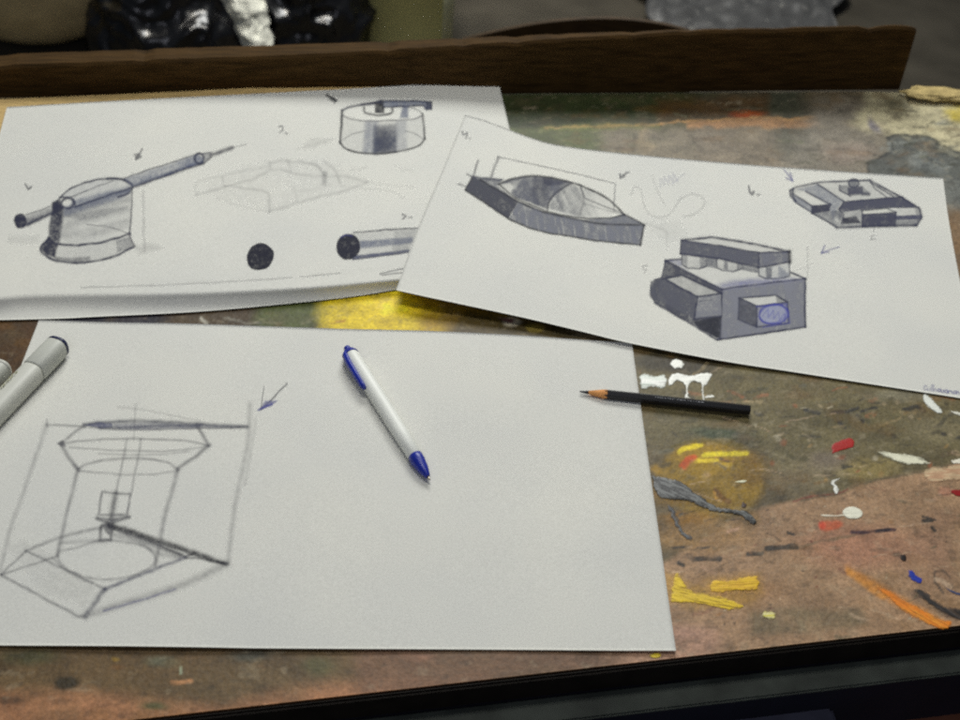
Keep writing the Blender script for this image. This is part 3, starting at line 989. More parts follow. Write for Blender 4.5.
c.line([(109, 527), (150, 541.5), (186, 557)], 1.5, .75, DARK)
c.line([(108, 525), (160, 543), (196, 555), (226, 563.8)], 1.6, .75, DARK)
c.fill([(112, 528), (150, 540), (184, 554), (180, 557), (150, 546), (120, 534)], a=.35, c=GRAPH, soft=2)
c.line([(195, 552.5), (185, 557), (200, 558.5), (224, 563)], 1.5, .75, DARK)
c.line([(226, 564), (200, 577), (175, 587.5), (135, 600.5), (100, 611), (85, 615.5)], 4.2, .42, GRAPH, True)
c.line([(175, 589), (135, 602), (104, 611)], 1.3, .5, VIO, True)
c.line([(85, 616), (78, 616), (40, 596), (1, 574.5)], 1.8, .55, GRAPH)
c.line([(1, 574.5), (26, 550.8)], 1.4, .48, GRAPH)
c.line([(26, 550.8), (64, 569), (105, 588.8)], 1.6, .48, GRAPH)
c.line([(26, 550.8), (60, 537.5), (97.5, 528)], 2, .48, GRAPH, True)
c.line([(1, 574.5), (40, 562), (58, 556)], 1.4, .45, GRAPH)
c.line([(105, 588.8), (145, 573), (186, 557)], 2.1, .75, lin((70, 72, 100)))
c.line([(105, 588.8), (95, 602), (86, 616)], 2.8, .8, lin((70, 72, 92)))
c.line([(57.5, 553.8), (65, 567.5), (85, 577), (112.5, 579), (137.5, 573.8), (155, 562.5), (150, 550), (135, 543.8), (105, 540.5), (75, 547.5)], 1.6, .42, GRAPH, True, close=True)
c.line([(52.5, 558), (70, 573), (92, 583)], 1.5, .36, GRAPH, True)
c.line([(60, 543), (80, 541), (102, 540.5)], 2, .34, GRAPH, True)
c.line([(115, 535), (140, 543), (158, 553), (180, 557)], 2.6, .36, GRAPH, True)
c.line([(249.8, 404.4), (248, 440), (243.5, 464), (237, 495), (233, 519), (228, 562)], 2.8, .3, GRAPH, True)
c.line([(256, 418), (252, 445), (245, 485)], 2, .18, GRAPH, True)
c.fill([(6, 545), (24, 540), (100, 585), (84, 606), (40, 590)], a=.05, c=GRAPH, soft=6, grain=.9)
c.build('column_sketch', front_sheet, bv_front)
c = Canvas(254, 378, 292, 414, 52, .3)
c.line([(286.7, 383.5), (275, 396), (261, 409.6)], 1.4, .6, GRAPH)
c.fill([(259, 409.8), (265, 401), (277, 400.5), (270, 406)], a=.55, c=PEN, soft=1.4, grain=.6)
c.line([(258.5, 409.8), (272, 404)], 1.6, .7, PEN)
c.line([(264.4, 387), (262, 398), (261, 408)], 1.1, .4, GRAPH)
c.build('arrow_mark', front_sheet, bv_front)

# ================================================================== TABLE TOP WITH OLD PAINT
PK = .97
PKS = 1.16


def table_colours(X, Y, W):
    """colours of the paint-stained board at surveyed places; W = world points for the free-running grain"""
    wx, wy = W[..., 0], W[..., 1]
    X = X + 14 * (fbm(wx * 22, wy * 22, 1, 3) - .5) + 5 * (fbm(wx * 110, wy * 110, 2, 2) - .5)
    Y = Y + 9 * (fbm(wx * 22, wy * 22, 3, 3) - .5) + 4 * (fbm(wx * 110, wy * 110, 4, 2) - .5)
    C = np.empty(X.shape + (3,))
    C[:] = alb(92, 80, 56, PK)

    def mix(m, rgb, k=PK):
        nonlocal C
        C = C * (1 - m[..., None]) + alb(*rgb, k) * m[..., None]

    def mix_at(s, m, a, rgb):
        C[s] = C[s] * (1 - (m * a)[:, None]) + alb(*rgb, PK) * (m * a)[:, None]

    def blob(cx, cy, rx, ry, rgb, a=1., soft=.5, rot=0, grain=.5, sc=40, seed=0):
        c_, s_ = math.cos(math.radians(rot)), math.sin(math.radians(rot))
        q = max(rx, ry) + 1
        s = (np.abs(X - cx) < q) & (np.abs(Y - cy) < q)
        if not s.any():
            return
        dx, dy = X[s] - cx, Y[s] - cy
        d = np.hypot((dx * c_ + dy * s_) / rx, (-dx * s_ + dy * c_) / ry)
        m = smooth(1, 1 - soft, d)
        if grain:
            g = fbm(wx[s] * sc, wy[s] * sc, 50 + seed + int(cx) % 31, 4)
            m = m * np.clip(1 + grain * (g - .5) * 4, 0, 1)
        mix_at(s, m, a, rgb)

    def poly(pts, rgb, a=1., soft=1.5, grain=.3, sc=60, seed=0):
        p = np.asarray(pts, float)
        s = (X > p[:, 0].min() - 25) & (X < p[:, 0].max() + 25) & (Y > p[:, 1].min() - 25) & (Y < p[:, 1].max() + 25)
        if not s.any():
            return
        m = smooth(-soft, soft, sdf_poly(X[s], Y[s], p))
        if grain:
            g = fbm(wx[s] * sc, wy[s] * sc, 80 + seed + int(p[0, 0]) % 31, 4)
            m = m * np.clip(1 + grain * (g - .5) * 4, 0, 1)
        mix_at(s, m, a, rgb)

    def stroke(pts, w, rgb, a=1., soft=.6, grain=.6, sc=150, seed=0):
        p = np.asarray(pts, float)
        s = (X > p[:, 0].min() - w) & (X < p[:, 0].max() + w) & (Y > p[:, 1].min() - w) & (Y < p[:, 1].max() + w)
        if not s.any():
            return
        d, _ = dist_line(X[s], Y[s], p)
        m = smooth(w, w * (1 - soft), d)
        if grain:
            g = fbm(wx[s] * sc, wy[s] * sc, 120 + seed + int(p[0, 0]) % 31, 3)
            m = m * np.clip(1 + grain * (g - .5) * 5, 0, 1)
        mix_at(s, m, a, rgb)

    # wide mottling
    n1 = fbm(wx * 12, wy * 12, 21, 5)
    n2 = fbm(wx * 35, wy * 35, 22, 5)
    mix(smooth(.45, .7, n1) * .6, (118, 100, 66))
    mix(smooth(.5, .8, n2) * .6, (62, 54, 34))
    mix(smooth(.55, .8, fbm(wx * 60, wy * 60, 23, 4)) * .45, (134, 118, 88))
    # far strip below the plank
    poly([(430, 60), (800, 60), (800, 112), (690, 122), (545, 130), (430, 134)], (50, 60, 30), .95, 3)  # olive paint with the plank's cast shadow put into the colour
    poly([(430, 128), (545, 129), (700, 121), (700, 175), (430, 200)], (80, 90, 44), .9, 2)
    poly([(600, 126), (780, 116), (830, 180), (600, 175)], (126, 114, 96), .9, 12)
    poly([(690, 60), (800, 60), (830, 170), (790, 170), (770, 122), (700, 118)], (80, 80, 66), .8, 10)
    poly([(655, 99), (770, 92), (770, 116), (655, 121)], (96, 66, 34), .7, 7)
    blob(748, 114, 26, 7, (176, 76, 24), .95, .8, -4, .3)
    stroke([(545, 130), (620, 126), (690, 121), (820, 116)], 1.5, (196, 150, 92), .8, .6, .5)  # tan highlight of the board step, painted as a thin line
    poly([(690, 121.5), (822, 117), (822, 127), (690, 127)], (186, 138, 92), .75, 2.5)
    poly([(540, 128), (610, 124), (655, 123), (655, 128), (540, 134)], (120, 124, 66), .5, 2)
    poly([(820, 100), (880, 100), (900, 180), (780, 176), (800, 130)], (134, 126, 112), .85, 14)
    blob(850, 152, 40, 16, (142, 126, 112), .8, .8)
    poly([(640, 122), (646, 140), (656, 150), (646, 156), (638, 152)], (160, 140, 108), .5, 3)
    poly([(868, 92), (1000, 92), (1000, 175), (930, 150), (870, 130), (855, 122)], (200, 190, 152), .95, 7, .7)
    blob(893, 105, 26, 12, (98, 92, 70), .8, .8)
    blob(945, 122, 16, 4, (130, 130, 118), .8, .6)
    blob(962, 112, 22, 14, (206, 184, 62), .95, .7)
    blob(876, 127, 16, 6, (118, 112, 128), .8, .7, 50)
    poly([(888, 140), (898, 135), (932, 136), (946, 146), (970, 152), (1010, 170), (1010, 215), (930, 190), (872, 178), (866, 160), (888, 153)], (92, 95, 90), .95, 2.5, .4)
    for p in ([(888, 140), (898, 135.5), (932, 136), (940, 143), (960, 152)], [(866, 162), (890, 154), (893, 146), (888, 140)], [(870, 172), (866, 162)]):
        stroke(p, 2, (40, 42, 40), .8, .8, .6)
    blob(927, 168, 6, 5, (30, 32, 32), 1, .5, 0, 0)
    poly([(905, 155), (940, 158), (950, 172), (910, 172)], (132, 136, 132), .5, 4, .6)
    for k in range(26):
        x, y = 872 + 88 * ((k * 37) % 26) / 26, 142 + 30 * ((k * 17) % 26) / 26
        stroke([(x, y), (x + 6 + (k * 7) % 12, y + ((k * 5) % 7) - 3)], 1.2 + (k % 3), [(58, 60, 56), (140, 142, 134), (84, 86, 80), (44, 46, 44)][k % 4], .6, .8, .9, 200)
    stroke([(945, 182), (955, 179), (970, 178)], 1.6, (40, 40, 38), .9)
    # strip to the right of the right sheet
    poly([(930, 178), (1100, 178), (1100, 215), (935, 212)], (112, 114, 108), .9, 4)
    poly([(935, 210), (1100, 210), (1100, 420), (940, 400)], (132, 106, 78), .85, 10)
    blob(958, 300, 20, 40, (98, 84, 64), .8, .8)
    # middle of the table
    poly([(620, 330), (1100, 380), (1100, 470), (930, 470), (830, 498), (640, 440)], (104, 96, 62), .7, 18, .3)
    blob(680, 360, 70, 18, (50, 42, 26), .85, .6)
    blob(745, 385, 60, 20, (98, 88, 54), .8, .8)
    blob(830, 415, 60, 18, (84, 76, 46), .9, .8)
    blob(900, 395, 60, 10, (134, 128, 106), .6, .8)
    blob(935, 430, 50, 22, (124, 114, 84), .8, .8)
    blob(800, 475, 50, 30, (132, 118, 90), .7, .8)
    blob(868, 470, 45, 18, (146, 128, 74), .8, .7)
    blob(830, 460, 30, 14, (124, 110, 96), .7, .8)
    blob(722, 432, 46, 9, (66, 76, 54), .9, .7, 5)
    blob(745, 440, 40, 10, (70, 66, 40), .8, .8)
    for k in range(46):
        x, y = 735 + 215 * random.random(), 395 + 85 * random.random()
        blob(x, y, 2 + 5 * random.random(), 1.4 + 2.4 * random.random(), random.choice([(168, 150, 118), (58, 52, 36), (150, 120, 70), (142, 82, 50), (176, 166, 140)]), .7, .6, random.uniform(-30, 40), .4, 160)
    # the pinkish sanded area, its upper boundary runs from the mustard patch to the right
    poly([(600, 600), (690, 548), (745, 512), (810, 496), (870, 485), (925, 470), (960, 462), (1200, 455), (1200, 800), (600, 800)], (162, 129, 97), .96, 3.5, .14, 20)
    blob(860, 545, 90, 34, (164, 110, 86), .6, .8, 0, .25, 25)
    blob(700, 535, 75, 26, (158, 122, 74), .85, .8)
    blob(745, 590, 60, 22, (164, 122, 80), .7, .8)
    blob(690, 640, 45, 26, (178, 138, 120), .8, .8)
    poly([(752, 612), (800, 608), (860, 606), (870, 622), (800, 634), (752, 636)], (112, 100, 74), .75, 6, .5)
    blob(930, 560, 40, 50, (150, 112, 90), .6, .8)
    blob(945, 520, 30, 20, (136, 104, 80), .6, .8)
    stroke([(805, 500), (860, 487), (925, 470), (960, 461)], 1.8, (96, 84, 60), .7, .8, .7)
    stroke([(795, 500), (820, 495), (850, 488)], 1.2, (130, 54, 44), .7, .7, .8)
    stroke([(790, 548), (815, 541), (870, 534)], 2, (104, 92, 66), .6, .7, .7)
    stroke([(856, 532), (872, 532.5), (898, 529)], 2.4, (60, 30, 44), .95, .5, .5)
    stroke([(880, 532), (892, 530)], 2.4, (34, 22, 30), 1, .4, .2)
    # mustard disc
    blob(712, 478, 60, 44, (140, 110, 26), .97, .22, 0, .22, 60)
    blob(705, 460, 45, 18, (160, 126, 20), .7, .7)
    blob(752, 470, 18, 26, (120, 92, 22), .8, .7)
    blob(672, 495, 30, 18, (124, 92, 18), .8, .7)
    blob(690, 518, 40, 10, (150, 106, 30), .8, .7)
    stroke([(764, 455), (770, 472), (764, 492), (755, 505)], 3, (92, 72, 22), .7, .8, .5)
    stroke([(672, 447), (690, 440), (715, 440), (745, 446)], 3, (100, 86, 24), .8, .8, .5)
    for p, col in (([(682, 451), (690, 447), (702, 445)], (232, 206, 30)), ([(707, 454), (720, 452), (736, 452), (748, 452)], (216, 196, 40)),
                   ([(697, 459), (706, 460), (716, 459)], (224, 196, 40)), ([(718, 464), (728, 464)], (196, 160, 40))):
        stroke(p, 3.2, col, .95, .6, .35)
    blob(657, 468, 8, 8, (196, 150, 26), .8, .8)
    stroke([(684, 465), (690, 458), (698, 456)], 4.5, (206, 74, 26), .9, .7, .4)
    stroke([(712, 490), (722, 498), (728, 502)], 3, (104, 64, 14), .8, .5, .4)
    stroke([(711, 492), (718, 500)], 1.4, (190, 140, 50), .9)
    blob(706, 473, 5, 2.4, (178, 138, 90), .8)
    # dark dry brush marks
    for p, w in (([(690, 556), (694, 560), (722, 558)], 3.6), ([(679, 562), (684, 564)], 2.6), ([(748, 553), (762, 553)], 2.8), ([(767, 549), (782, 546), (796, 546)], 3.6),
                 ([(700, 547), (712, 547)], 1.7), ([(674, 547), (686, 546)], 1.7), ([(806, 411), (818, 412)], 3.2), ([(832, 411), (844, 409), (858, 407)], 2.2),
                 ([(862, 411), (876, 409)], 1.8), ([(903, 409), (918, 408), (925, 413)], 2.6), ([(840, 420), (846, 425)], 1.8), ([(858, 414), (864, 420)], 1.6),
                 ([(941, 433), (943, 433.5)], 2.4), ([(925, 522), (932, 523)], 2.6), ([(932, 530), (936, 534)], 2.2), ([(792, 532), (798, 534)], 2), ([(924, 518), (936, 522)], 1.2)):
        stroke(p, w, (44, 42, 38), .92, .4, .35)
    stroke([(824, 518), (818, 526), (812, 534)], 1, (120, 90, 70), .3)
    blob(835, 524, 14, 8, (186, 84, 48), .95, .5, 0, .3, 100)
    blob(827, 524, 5, 5, (206, 74, 48), .95, .5, 0, .2, 100)
    stroke([(851, 570), (866, 582), (884, 592)], 7, (196, 136, 62), .95, .7, .25)
    stroke([(950, 578), (944, 572), (936, 572), (936, 582), (944, 592)], 1.8, (66, 56, 46), .8, .6, .5)
    stroke([(962, 576), (952, 574), (950, 582), (956, 588)], 1.8, (66, 56, 46), .8, .6, .5)
    blob(945, 490, 10, 6, (176, 120, 96), .7)
    for k in range(34):
        x, y = 700 + 255 * random.random(), 505 + 130 * random.random()
        blob(x, y, .9 + 1.6 * random.random(), .7 + 1.2 * random.random(), random.choice([(60, 50, 40), (60, 50, 40), (110, 50, 40), (206, 190, 160)]), .8, .6, 0, 0)
    poly([(668, 572), (690, 576), (760, 574), (764, 592), (752, 606), (700, 608), (668, 600)], (180, 138, 44), .55, 6, .7)
    stroke([(850, 568), (880, 588), (915, 608), (948, 624)], 9, (190, 124, 52), .7, .8, .5)
    stroke([(912, 592), (930, 602), (950, 612), (970, 618)], 7, (70, 58, 50), .6, .8, .8)
    stroke([(640, 486), (680, 492), (720, 510), (750, 518)], 15, (110, 84, 30), .6, .8, .7)
    rs = random.Random(41)
    pal_a = [(52, 46, 32), (142, 124, 88), (70, 66, 40), (170, 150, 110), (120, 88, 40), (96, 92, 74), (44, 44, 40), (150, 96, 60)]
    pal_b = [(92, 72, 52), (186, 148, 120), (120, 82, 62), (70, 56, 44), (150, 108, 66), (196, 168, 138), (104, 94, 70)]
    for k in range(150):
        x, y = rs.uniform(635, 960), rs.uniform(345, 640)
        up = y < 505 - .25 * (x - 745)
        if not up and rs.random() < .45:
            continue
        L_, an = rs.uniform(4, 22), rs.gauss(8, 26)
        dx, dy = L_ * math.cos(math.radians(an)), .7 * L_ * math.sin(math.radians(an))
        stroke([(x, y), (x + dx * .5, y + dy * .5 + rs.uniform(-1.5, 1.5)), (x + dx, y + dy)], rs.uniform(.9, 3.2), rs.choice(pal_a if up else pal_b), rs.uniform(.35, .85), .6, .9, 260)
    for k in range(60):
        x, y = rs.uniform(520, 960), rs.uniform(98, 172)
        L_ = rs.uniform(6, 26)
        stroke([(x, y), (x + L_, y + rs.uniform(-3, 3))], rs.uniform(.8, 2.2), rs.choice([(60, 60, 40), (150, 136, 110), (96, 84, 66), (110, 110, 84), (52, 48, 36)]), rs.uniform(.3, .7), .6, .9, 260)
    for k in range(60):
        x, y = rs.uniform(0, 640), rs.uniform(650, 716)
        L_ = rs.uniform(4, 20)
        stroke([(x, y), (x + L_, y + rs.uniform(-3, 3))], rs.uniform(.9, 3), rs.choice([(60, 52, 32), (150, 112, 80), (70, 74, 46), (50, 46, 36), (170, 122, 88), (90, 92, 76)]), rs.uniform(.3, .75), .6, .9, 200)
    for k in range(26):                       # knife scratches
        x, y = rs.uniform(640, 950), rs.uniform(350, 630)
        L_, an = rs.uniform(12, 60), rs.uniform(-35, 35)
        stroke([(x, y), (x + L_ * math.cos(math.radians(an)), y + L_ * .7 * math.sin(math.radians(an)))], .8, rs.choice([(40, 34, 26), (186, 160, 130)]), .55, .6, .9, 90)
    # gap between the sheets
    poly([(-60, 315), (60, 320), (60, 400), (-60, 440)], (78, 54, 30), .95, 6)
    poly([(40, 300), (170, 300), (170, 335), (40, 330)], (28, 28, 44), .95, 8)  # bluish shade under the lifted sheet, painted into the board colour
    poly([(160, 295), (265, 290), (265, 335), (160, 335)], (66, 50, 30), .9, 8)
    poly([(255, 285), (335, 285), (335, 335), (255, 335)], (74, 84, 34), .9, 10)
    poly([(318, 270), (440, 270), (440, 335), (318, 335)], (236, 206, 24), .95, 12, .2)
    poly([(408, 270), (530, 290), (560, 340), (420, 335)], (148, 116, 22), .9, 12)
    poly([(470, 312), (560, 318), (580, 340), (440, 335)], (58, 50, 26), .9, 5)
    blob(510, 321, 13, 7, (186, 176, 152), .9, .5)
    blob(533, 326, 12, 6, (140, 122, 50), .9, .5)
    stroke([(498, 318), (512, 320)], 2, (110, 30, 50), .8)
    stroke([(326, 322), (340, 320)], 2, (150, 60, 30), .6)
    stroke([(200, 318), (206, 322)], 2.5, (180, 175, 160), .8, .6, .2)
    stroke([(225, 318), (245, 324), (262, 322)], 1.6, (150, 145, 130), .5)
    # front strip
    poly([(-80, 640), (420, 640), (430, 760), (-80, 760)], (104, 82, 52), .9, 10, .25, 25)
    poly([(-80, 690), (60, 690), (130, 700), (220, 705), (300, 690), (480, 676), (480, 780), (-80, 780)], (178, 124, 86), .8, 12, .4, 30)
    poly([(360, 640), (640, 650), (620, 690), (360, 700)], (120, 88, 66), .8, 12, .3, 25)
    poly([(640, 640), (720, 630), (700, 680), (600, 690)], (170, 132, 106), .9, 8)
    blob(30, 655, 46, 14, (66, 68, 40), .8, .8)
    blob(66, 683, 17, 9, (34, 32, 20), .95, .55, 0, .2)
    blob(60, 701, 14, 4, (70, 56, 40), .7)
    blob(10, 698, 22, 6, (78, 60, 42), .7)
    blob(118, 659, 7, 4, (150, 118, 40), .8, .6, 0, 0)
    blob(120, 668, 10, 4, (110, 74, 36), .8)
    blob(165, 663, 26, 9, (100, 104, 82), .7, .8)
    stroke([(172, 683), (180, 684), (190, 681)], 3, (196, 140, 92), .8)
    stroke([(180, 668), (181, 674)], 2.5, (150, 156, 128), .8)
    blob(155, 706, 22, 7, (66, 78, 44), .8, .8)
    blob(250, 655, 32, 9, (58, 72, 66), .75, .8)
    blob(320, 668, 30, 14, (82, 84, 50), .7, .8)
    blob(420, 656, 22, 7, (160, 116, 90), .7, .8)
    g1 = fbm(wx * 150, wy * 150, 201, 3)
    g2 = fbm(wx * 60 + 3, wy * 90, 202, 4)
    g3 = fbm(wx * 420, wy * 420, 203, 2)
    C = C * (1 + .7 * (g2 - .5) + .4 * (g1 - .5) + .15 * (g3 - .5))[..., None]
    mix(smooth(.66, .78, fbm(wx * 130 + 9, wy * 190, 204, 3)) * .16, (190, 176, 146))
    mix(smooth(.66, .80, fbm(wx * 110, wy * 170 + 4, 205, 3)) * .34, (44, 38, 28))
    mix(smooth(.62, .8, fbm(wx * 45, wy * 60 + 4, 206, 3)) * .25, (120, 84, 30))
    return np.clip(C, 0, .85)


table = empty('drawing_table', (.1, .15, 0))
tag(table, 'paint-stained wooden drawing table top with its front edge coloured dark for shade', 'table')
PB = Vector((-.1, -.15, 0))


def child(o, parent):
    """parent without moving"""
    o.parent = parent
    o.matrix_parent_inverse = Matrix.Translation(-Vector(parent.location))
    return o


def front_y(x):
    return 735.3 - .1142 * (x + 4)


bx = np.array([-420, 0, 770, 840, 880, 915, 960, 1050, 1300], float)
byv = np.array([116, 97.5, 91.7, 91.3, 91.5, 93, 97.5, 112, 160], float)
us = np.arange(-330, 1241, 1.5)
back = np.interp(us, bx, byv) + 0
back = np.convolve(np.pad(back, 8, mode='edge'), np.ones(17) / 17, 'valid')
front = front_y(us)
m = 430
tv = np.linspace(0, 1, m)
PX = np.repeat(us[:, None], m, 1)
PY = back[:, None] * (1 - tv) + front[:, None] * tv
TW = at(PX, PY, 0.)
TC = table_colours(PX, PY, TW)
# slightly uneven, worn board: dents stay below the level of the papers
TW[..., 2] -= .0004 * fbm(TW[..., 0] * 30, TW[..., 1] * 30, 9, 3)
v, f = shell(TW, .006)
n_top = TW.shape[0] * TW.shape[1]
cc = np.concatenate([TC.reshape(-1, 3), np.tile(alb(90, 66, 40), (n_top, 1))])
cc = np.concatenate([cc, np.ones((len(cc), 1))], 1)
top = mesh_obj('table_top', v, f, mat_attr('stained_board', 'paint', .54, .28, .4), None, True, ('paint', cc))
child(top, table)

E0, E1 = at(np.array([-330., 1240.]), front_y(np.array([-330., 1240.])), 0.)
ed = (E1 - E0) / np.linalg.norm(E1 - E0)
en = np.array([ed[1], -ed[0], 0])          # outwards, towards the viewer


def bar(name, o0, o1, z0, z1, mat, bev=.0015, segs=1):
    bm = bmesh.new()
    a, b = E0 + en * o0, E1 + en * o0
    c_, d = E1 + en * o1, E0 + en * o1
    vs = [bm.verts.new((*p[:2], z)) for z in (z0, z1) for p in (a, b, c_, d)]
    for q in ((0, 1, 2, 3), (4, 5, 6, 7), (0, 1, 5, 4), (1, 2, 6, 5), (2, 3, 7, 6), (3, 0, 4, 7)):
        bm.faces.new([vs[i] for i in q])
    bmesh.ops.bevel(bm, geom=bm.edges[:], offset=bev, segments=2, affect='EDGES')
    return child(bm_obj(name, bm, mat), table)


bar('board_front_face', .0002, .0035, -.019, -.0004, mat_solid('front_face_shade', alb(22, 18, 14), .6, .3, 90, .2, .15))  # front face of the board, its shade put into a near-black colour
bar('front_rail', .004, .0205, -.0215, -.0185, mat_solid('worn_grey_paint', alb(50, 54, 49), .7, .4, 45, .4, .3), .001)
bar('front_apron', -.006, .0160, -.075, -.0222, mat_solid('dark_apron', alb(20, 20, 30), .6, .2, 30), .002)
core = bmesh.new()
mid = (TW[0, 0] + TW[-1, 0] + TW[0, -1] + TW[-1, -1]) / 4
box(core, (mid[0], mid[1] + .02, -.05), (.9, .5, .085))
child(bm_obj('table_frame', core, mat_solid('dark_frame', alb(34, 28, 24), .7)), table)
LEG = mat_solid('leg_steel', alb(46, 46, 50), .5, .2, 40)
for sx in (-.5, .62):
    for sy in (.02, .42):
        bm = bmesh.new()
        box(bm, (sx, sy, -.415), (.04, .04, .65))
        bmesh.ops.bevel(bm, geom=bm.edges[:], offset=.004, segments=2, affect='EDGES')
        child(bm_obj('leg', bm, LEG), table)

# ------------------------------------------------------------------ thick dried paint on the table
def splat(pts, col, h=.0006, rough=.35, label=None, col2=None, sm=True, seed=0, edge_n=1.2, streak=0., soft=2.5, ang=0., per=2.0, feather=0., thin=.4, name='paint_splat'):
    p = catmull(pts, 8, True) if sm else np.asarray(pts, float)
    x0, y0 = p.min(0) - 2.5
    x1, y1 = p.max(0) + 2.5
    S = 3.0
    w, hh = int((x1 - x0) * S) + 1, int((y1 - y0) * S) + 1
    X, Y = np.meshgrid(x0 + np.arange(w) / S, y0 + np.arange(hh) / S, indexing='ij')
    nX = X + edge_n * 3 * (fbm(X / 3.2, Y / 3.2, seed + 1, 3) - .5)
    nY = Y + edge_n * 2.4 * (fbm(X / 3.2, Y / 3.2, seed + 2, 3) - .5)
    d = sdf_poly(nX, nY, p)
    c_, s_ = math.cos(math.radians(ang)), math.sin(math.radians(ang))
    al, ac = X * c_ + Y * s_, -X * s_ + Y * c_
    st = fbm(al / (per * 7), ac / per, seed + 3, 3)
    if streak:
        d = d - streak * 2.4 * smooth(.52, .68, st)
    h = h * .2
    t = np.clip(d / soft, -1, 1)
    z = np.where(d > 0, h * np.sqrt(np.clip(t, 0, 1)), -.0012 * np.clip(-t, 0, 1)) + np.where(d > 0, h * .25 * (st - .5), 0)
    P = at(X, Y, 0.)
    P[..., 2] = z + .0001
    keep = d > -.7
    cell = keep[:-1, :-1] | keep[1:, :-1] | keep[1:, 1:] | keep[:-1, 1:]
    f = grid_faces(w, hh).reshape(w - 1, hh - 1, 4)[cell]
    used = np.unique(f)
    remap = np.full(w * hh, -1, np.int64)
    remap[used] = np.arange(len(used))
    a = np.asarray(alb(*col, PKS))
    b = np.asarray(alb(*(col2 or col), PKS))
    mixv = smooth(.35, .65, st)[..., None]
    C = a * (1 - mixv) + b * mixv
    fine = fbm(al / (per * 9), ac / (per * .45), seed + 31, 3)
    C = C * (1 + .36 * (fine - .5))[..., None]
    fe = feather or (1.7 + 2.2 * streak)
    A = smooth(-.3, fe, d) * np.clip(1 - streak * 1.5 * smooth(.5, .72, fine), 0, 1) * np.clip(1.12 - .55 * thin * (fbm(X / 9, Y / 7, seed + 41, 3)), 0, 1)
    C = np.concatenate([C, A[..., None]], -1).reshape(-1, 4)[used]
    key = 'dried_paint_%02d' % int(rough * 100)
    mat = bpy.data.materials.get(key) or mat_attr(key, 'paint', rough, .35, .08, 700, .1, True)
    o = mesh_obj(name, P.reshape(-1, 3)[used], remap[f][:, ::-1], mat, None, True, ('paint', C))
    child(o, table)
    if label:
        o['label'] = label
    return o


WH, WH2 = (232, 230, 212), (206, 204, 184)
splat(ellipse(677, 364, 7, 5, 5, 14)[:-1], WH, .0011, label='round white paint blob')
splat([(669, 378), (676, 373), (690, 375), (702, 373), (712, 374), (708, 383), (704, 388), (704.5, 400), (702, 400.5), (701.5, 387), (697, 382), (691, 383), (688.5, 390), (689, 397), (694, 398), (684, 398.5), (686, 391), (684, 384), (677, 381), (671, 386), (668, 384)],
      WH, .0010, label='white paint run with drips', edge_n=.8, sm=True)
splat([(705, 395.5), (713, 395), (712.5, 398), (705, 398)], WH, .0007)
splat([(639, 376), (646, 373), (655, 376), (664, 374), (668, 382), (662, 389), (652, 387), (642, 389.5)], (198, 206, 194), .0008, col2=(226, 228, 214), label='smeared pale grey-white paint', streak=.3)
splat(ellipse(852.5, 513, 10.5, 6.6, 6, 16)[:-1], (226, 220, 200), .0012, label='white oval paint drop', edge_n=.5)
splat([(820, 514.5), (826, 514), (835, 515), (846, 513.5), (846, 516), (834, 517), (824, 517)], (222, 214, 192), .0006, edge_n=.4)
splat([(833, 480), (840, 477.5), (835, 483), (838, 487), (838.5, 493), (834.5, 494), (833, 488), (831, 484)], WH, .0008)
splat([(878, 451), (892, 452), (906, 453.5), (918, 457), (931, 463), (914, 465), (900, 463.5), (888, 458)], (228, 220, 194), .0007, label='long cream paint streak', streak=.3, ang=15)
splat([(924, 394), (931, 397), (938, 405), (942, 413), (936, 413), (929, 408), (923, 400)], (220, 222, 212), .0007)
splat([(949, 410.5), (956, 411.5), (966, 414), (966, 417), (955, 414.5)], (224, 220, 204), .0007)
splat([(951, 460), (960, 458.5), (972, 460), (972, 464), (954, 463.5)], (222, 216, 196), .0007)
splat([(922, 472), (932, 466), (944, 467), (962, 462), (975, 468), (972, 480), (950, 481), (934, 484), (926, 480)], (204, 178, 140), .0006, col2=(190, 150, 116), label='cream and pink smear', streak=.15, thin=.9, feather=3.5, rough=.5)
splat([(832, 445), (838, 441), (850, 437.5), (854.5, 441), (853, 447), (844, 450), (833, 454), (831.5, 450)], (158, 26, 20), .0006, label='dark red paint patch', edge_n=.7)
splat([(951, 491), (957, 489), (968, 489), (968, 497), (956, 496)], (140, 20, 22), .0006)
splat([(908, 571), (912, 570), (917, 576), (922, 578), (921, 583), (915, 582), (909, 577)], (34, 54, 150), .0007, label='blue paint fleck')
splat(ellipse(903.3, 557.7, 4.3, 3.6, 40, 12)[:-1], (30, 24, 22), .0006)
splat([(651, 477), (654, 475.5), (668, 478), (682, 482), (696, 493), (711, 503), (722, 508), (744, 510), (752, 515), (757.5, 523), (752, 525), (744, 518), (733, 514), (715, 512), (704, 509), (690, 502), (676, 500), (662, 498.5), (656, 494)],
      (24, 24, 25), .0018, .4, 'dark grey paint ridge', (92, 94, 92), seed=4, streak=.1, ang=25, per=1.5, thin=.1)
splat([(668, 505), (674, 508), (680, 522), (686, 532), (694, 537), (692, 541), (684, 538), (676, 527), (670, 514)], (50, 52, 56), .0008, .4, None, (72, 76, 78), seed=8, streak=.3, ang=55)
splat([(712, 581), (730, 580), (756, 576), (757, 590), (735, 591), (712, 592.5)], (226, 180, 16), .0006, .45, 'yellow paint block', (212, 166, 26), seed=5, streak=.3, ang=-2, feather=2, per=1.6)
splat([(671, 592), (676, 573), (682, 578), (692, 590), (712, 594), (730, 600), (742, 604), (741, 609), (728, 610), (708, 606), (690, 603), (672, 602)], (234, 188, 16), .0007, .45, 'yellow smear trailing right', (214, 180, 30), seed=6, streak=.5, ang=12, feather=2, per=1.6)
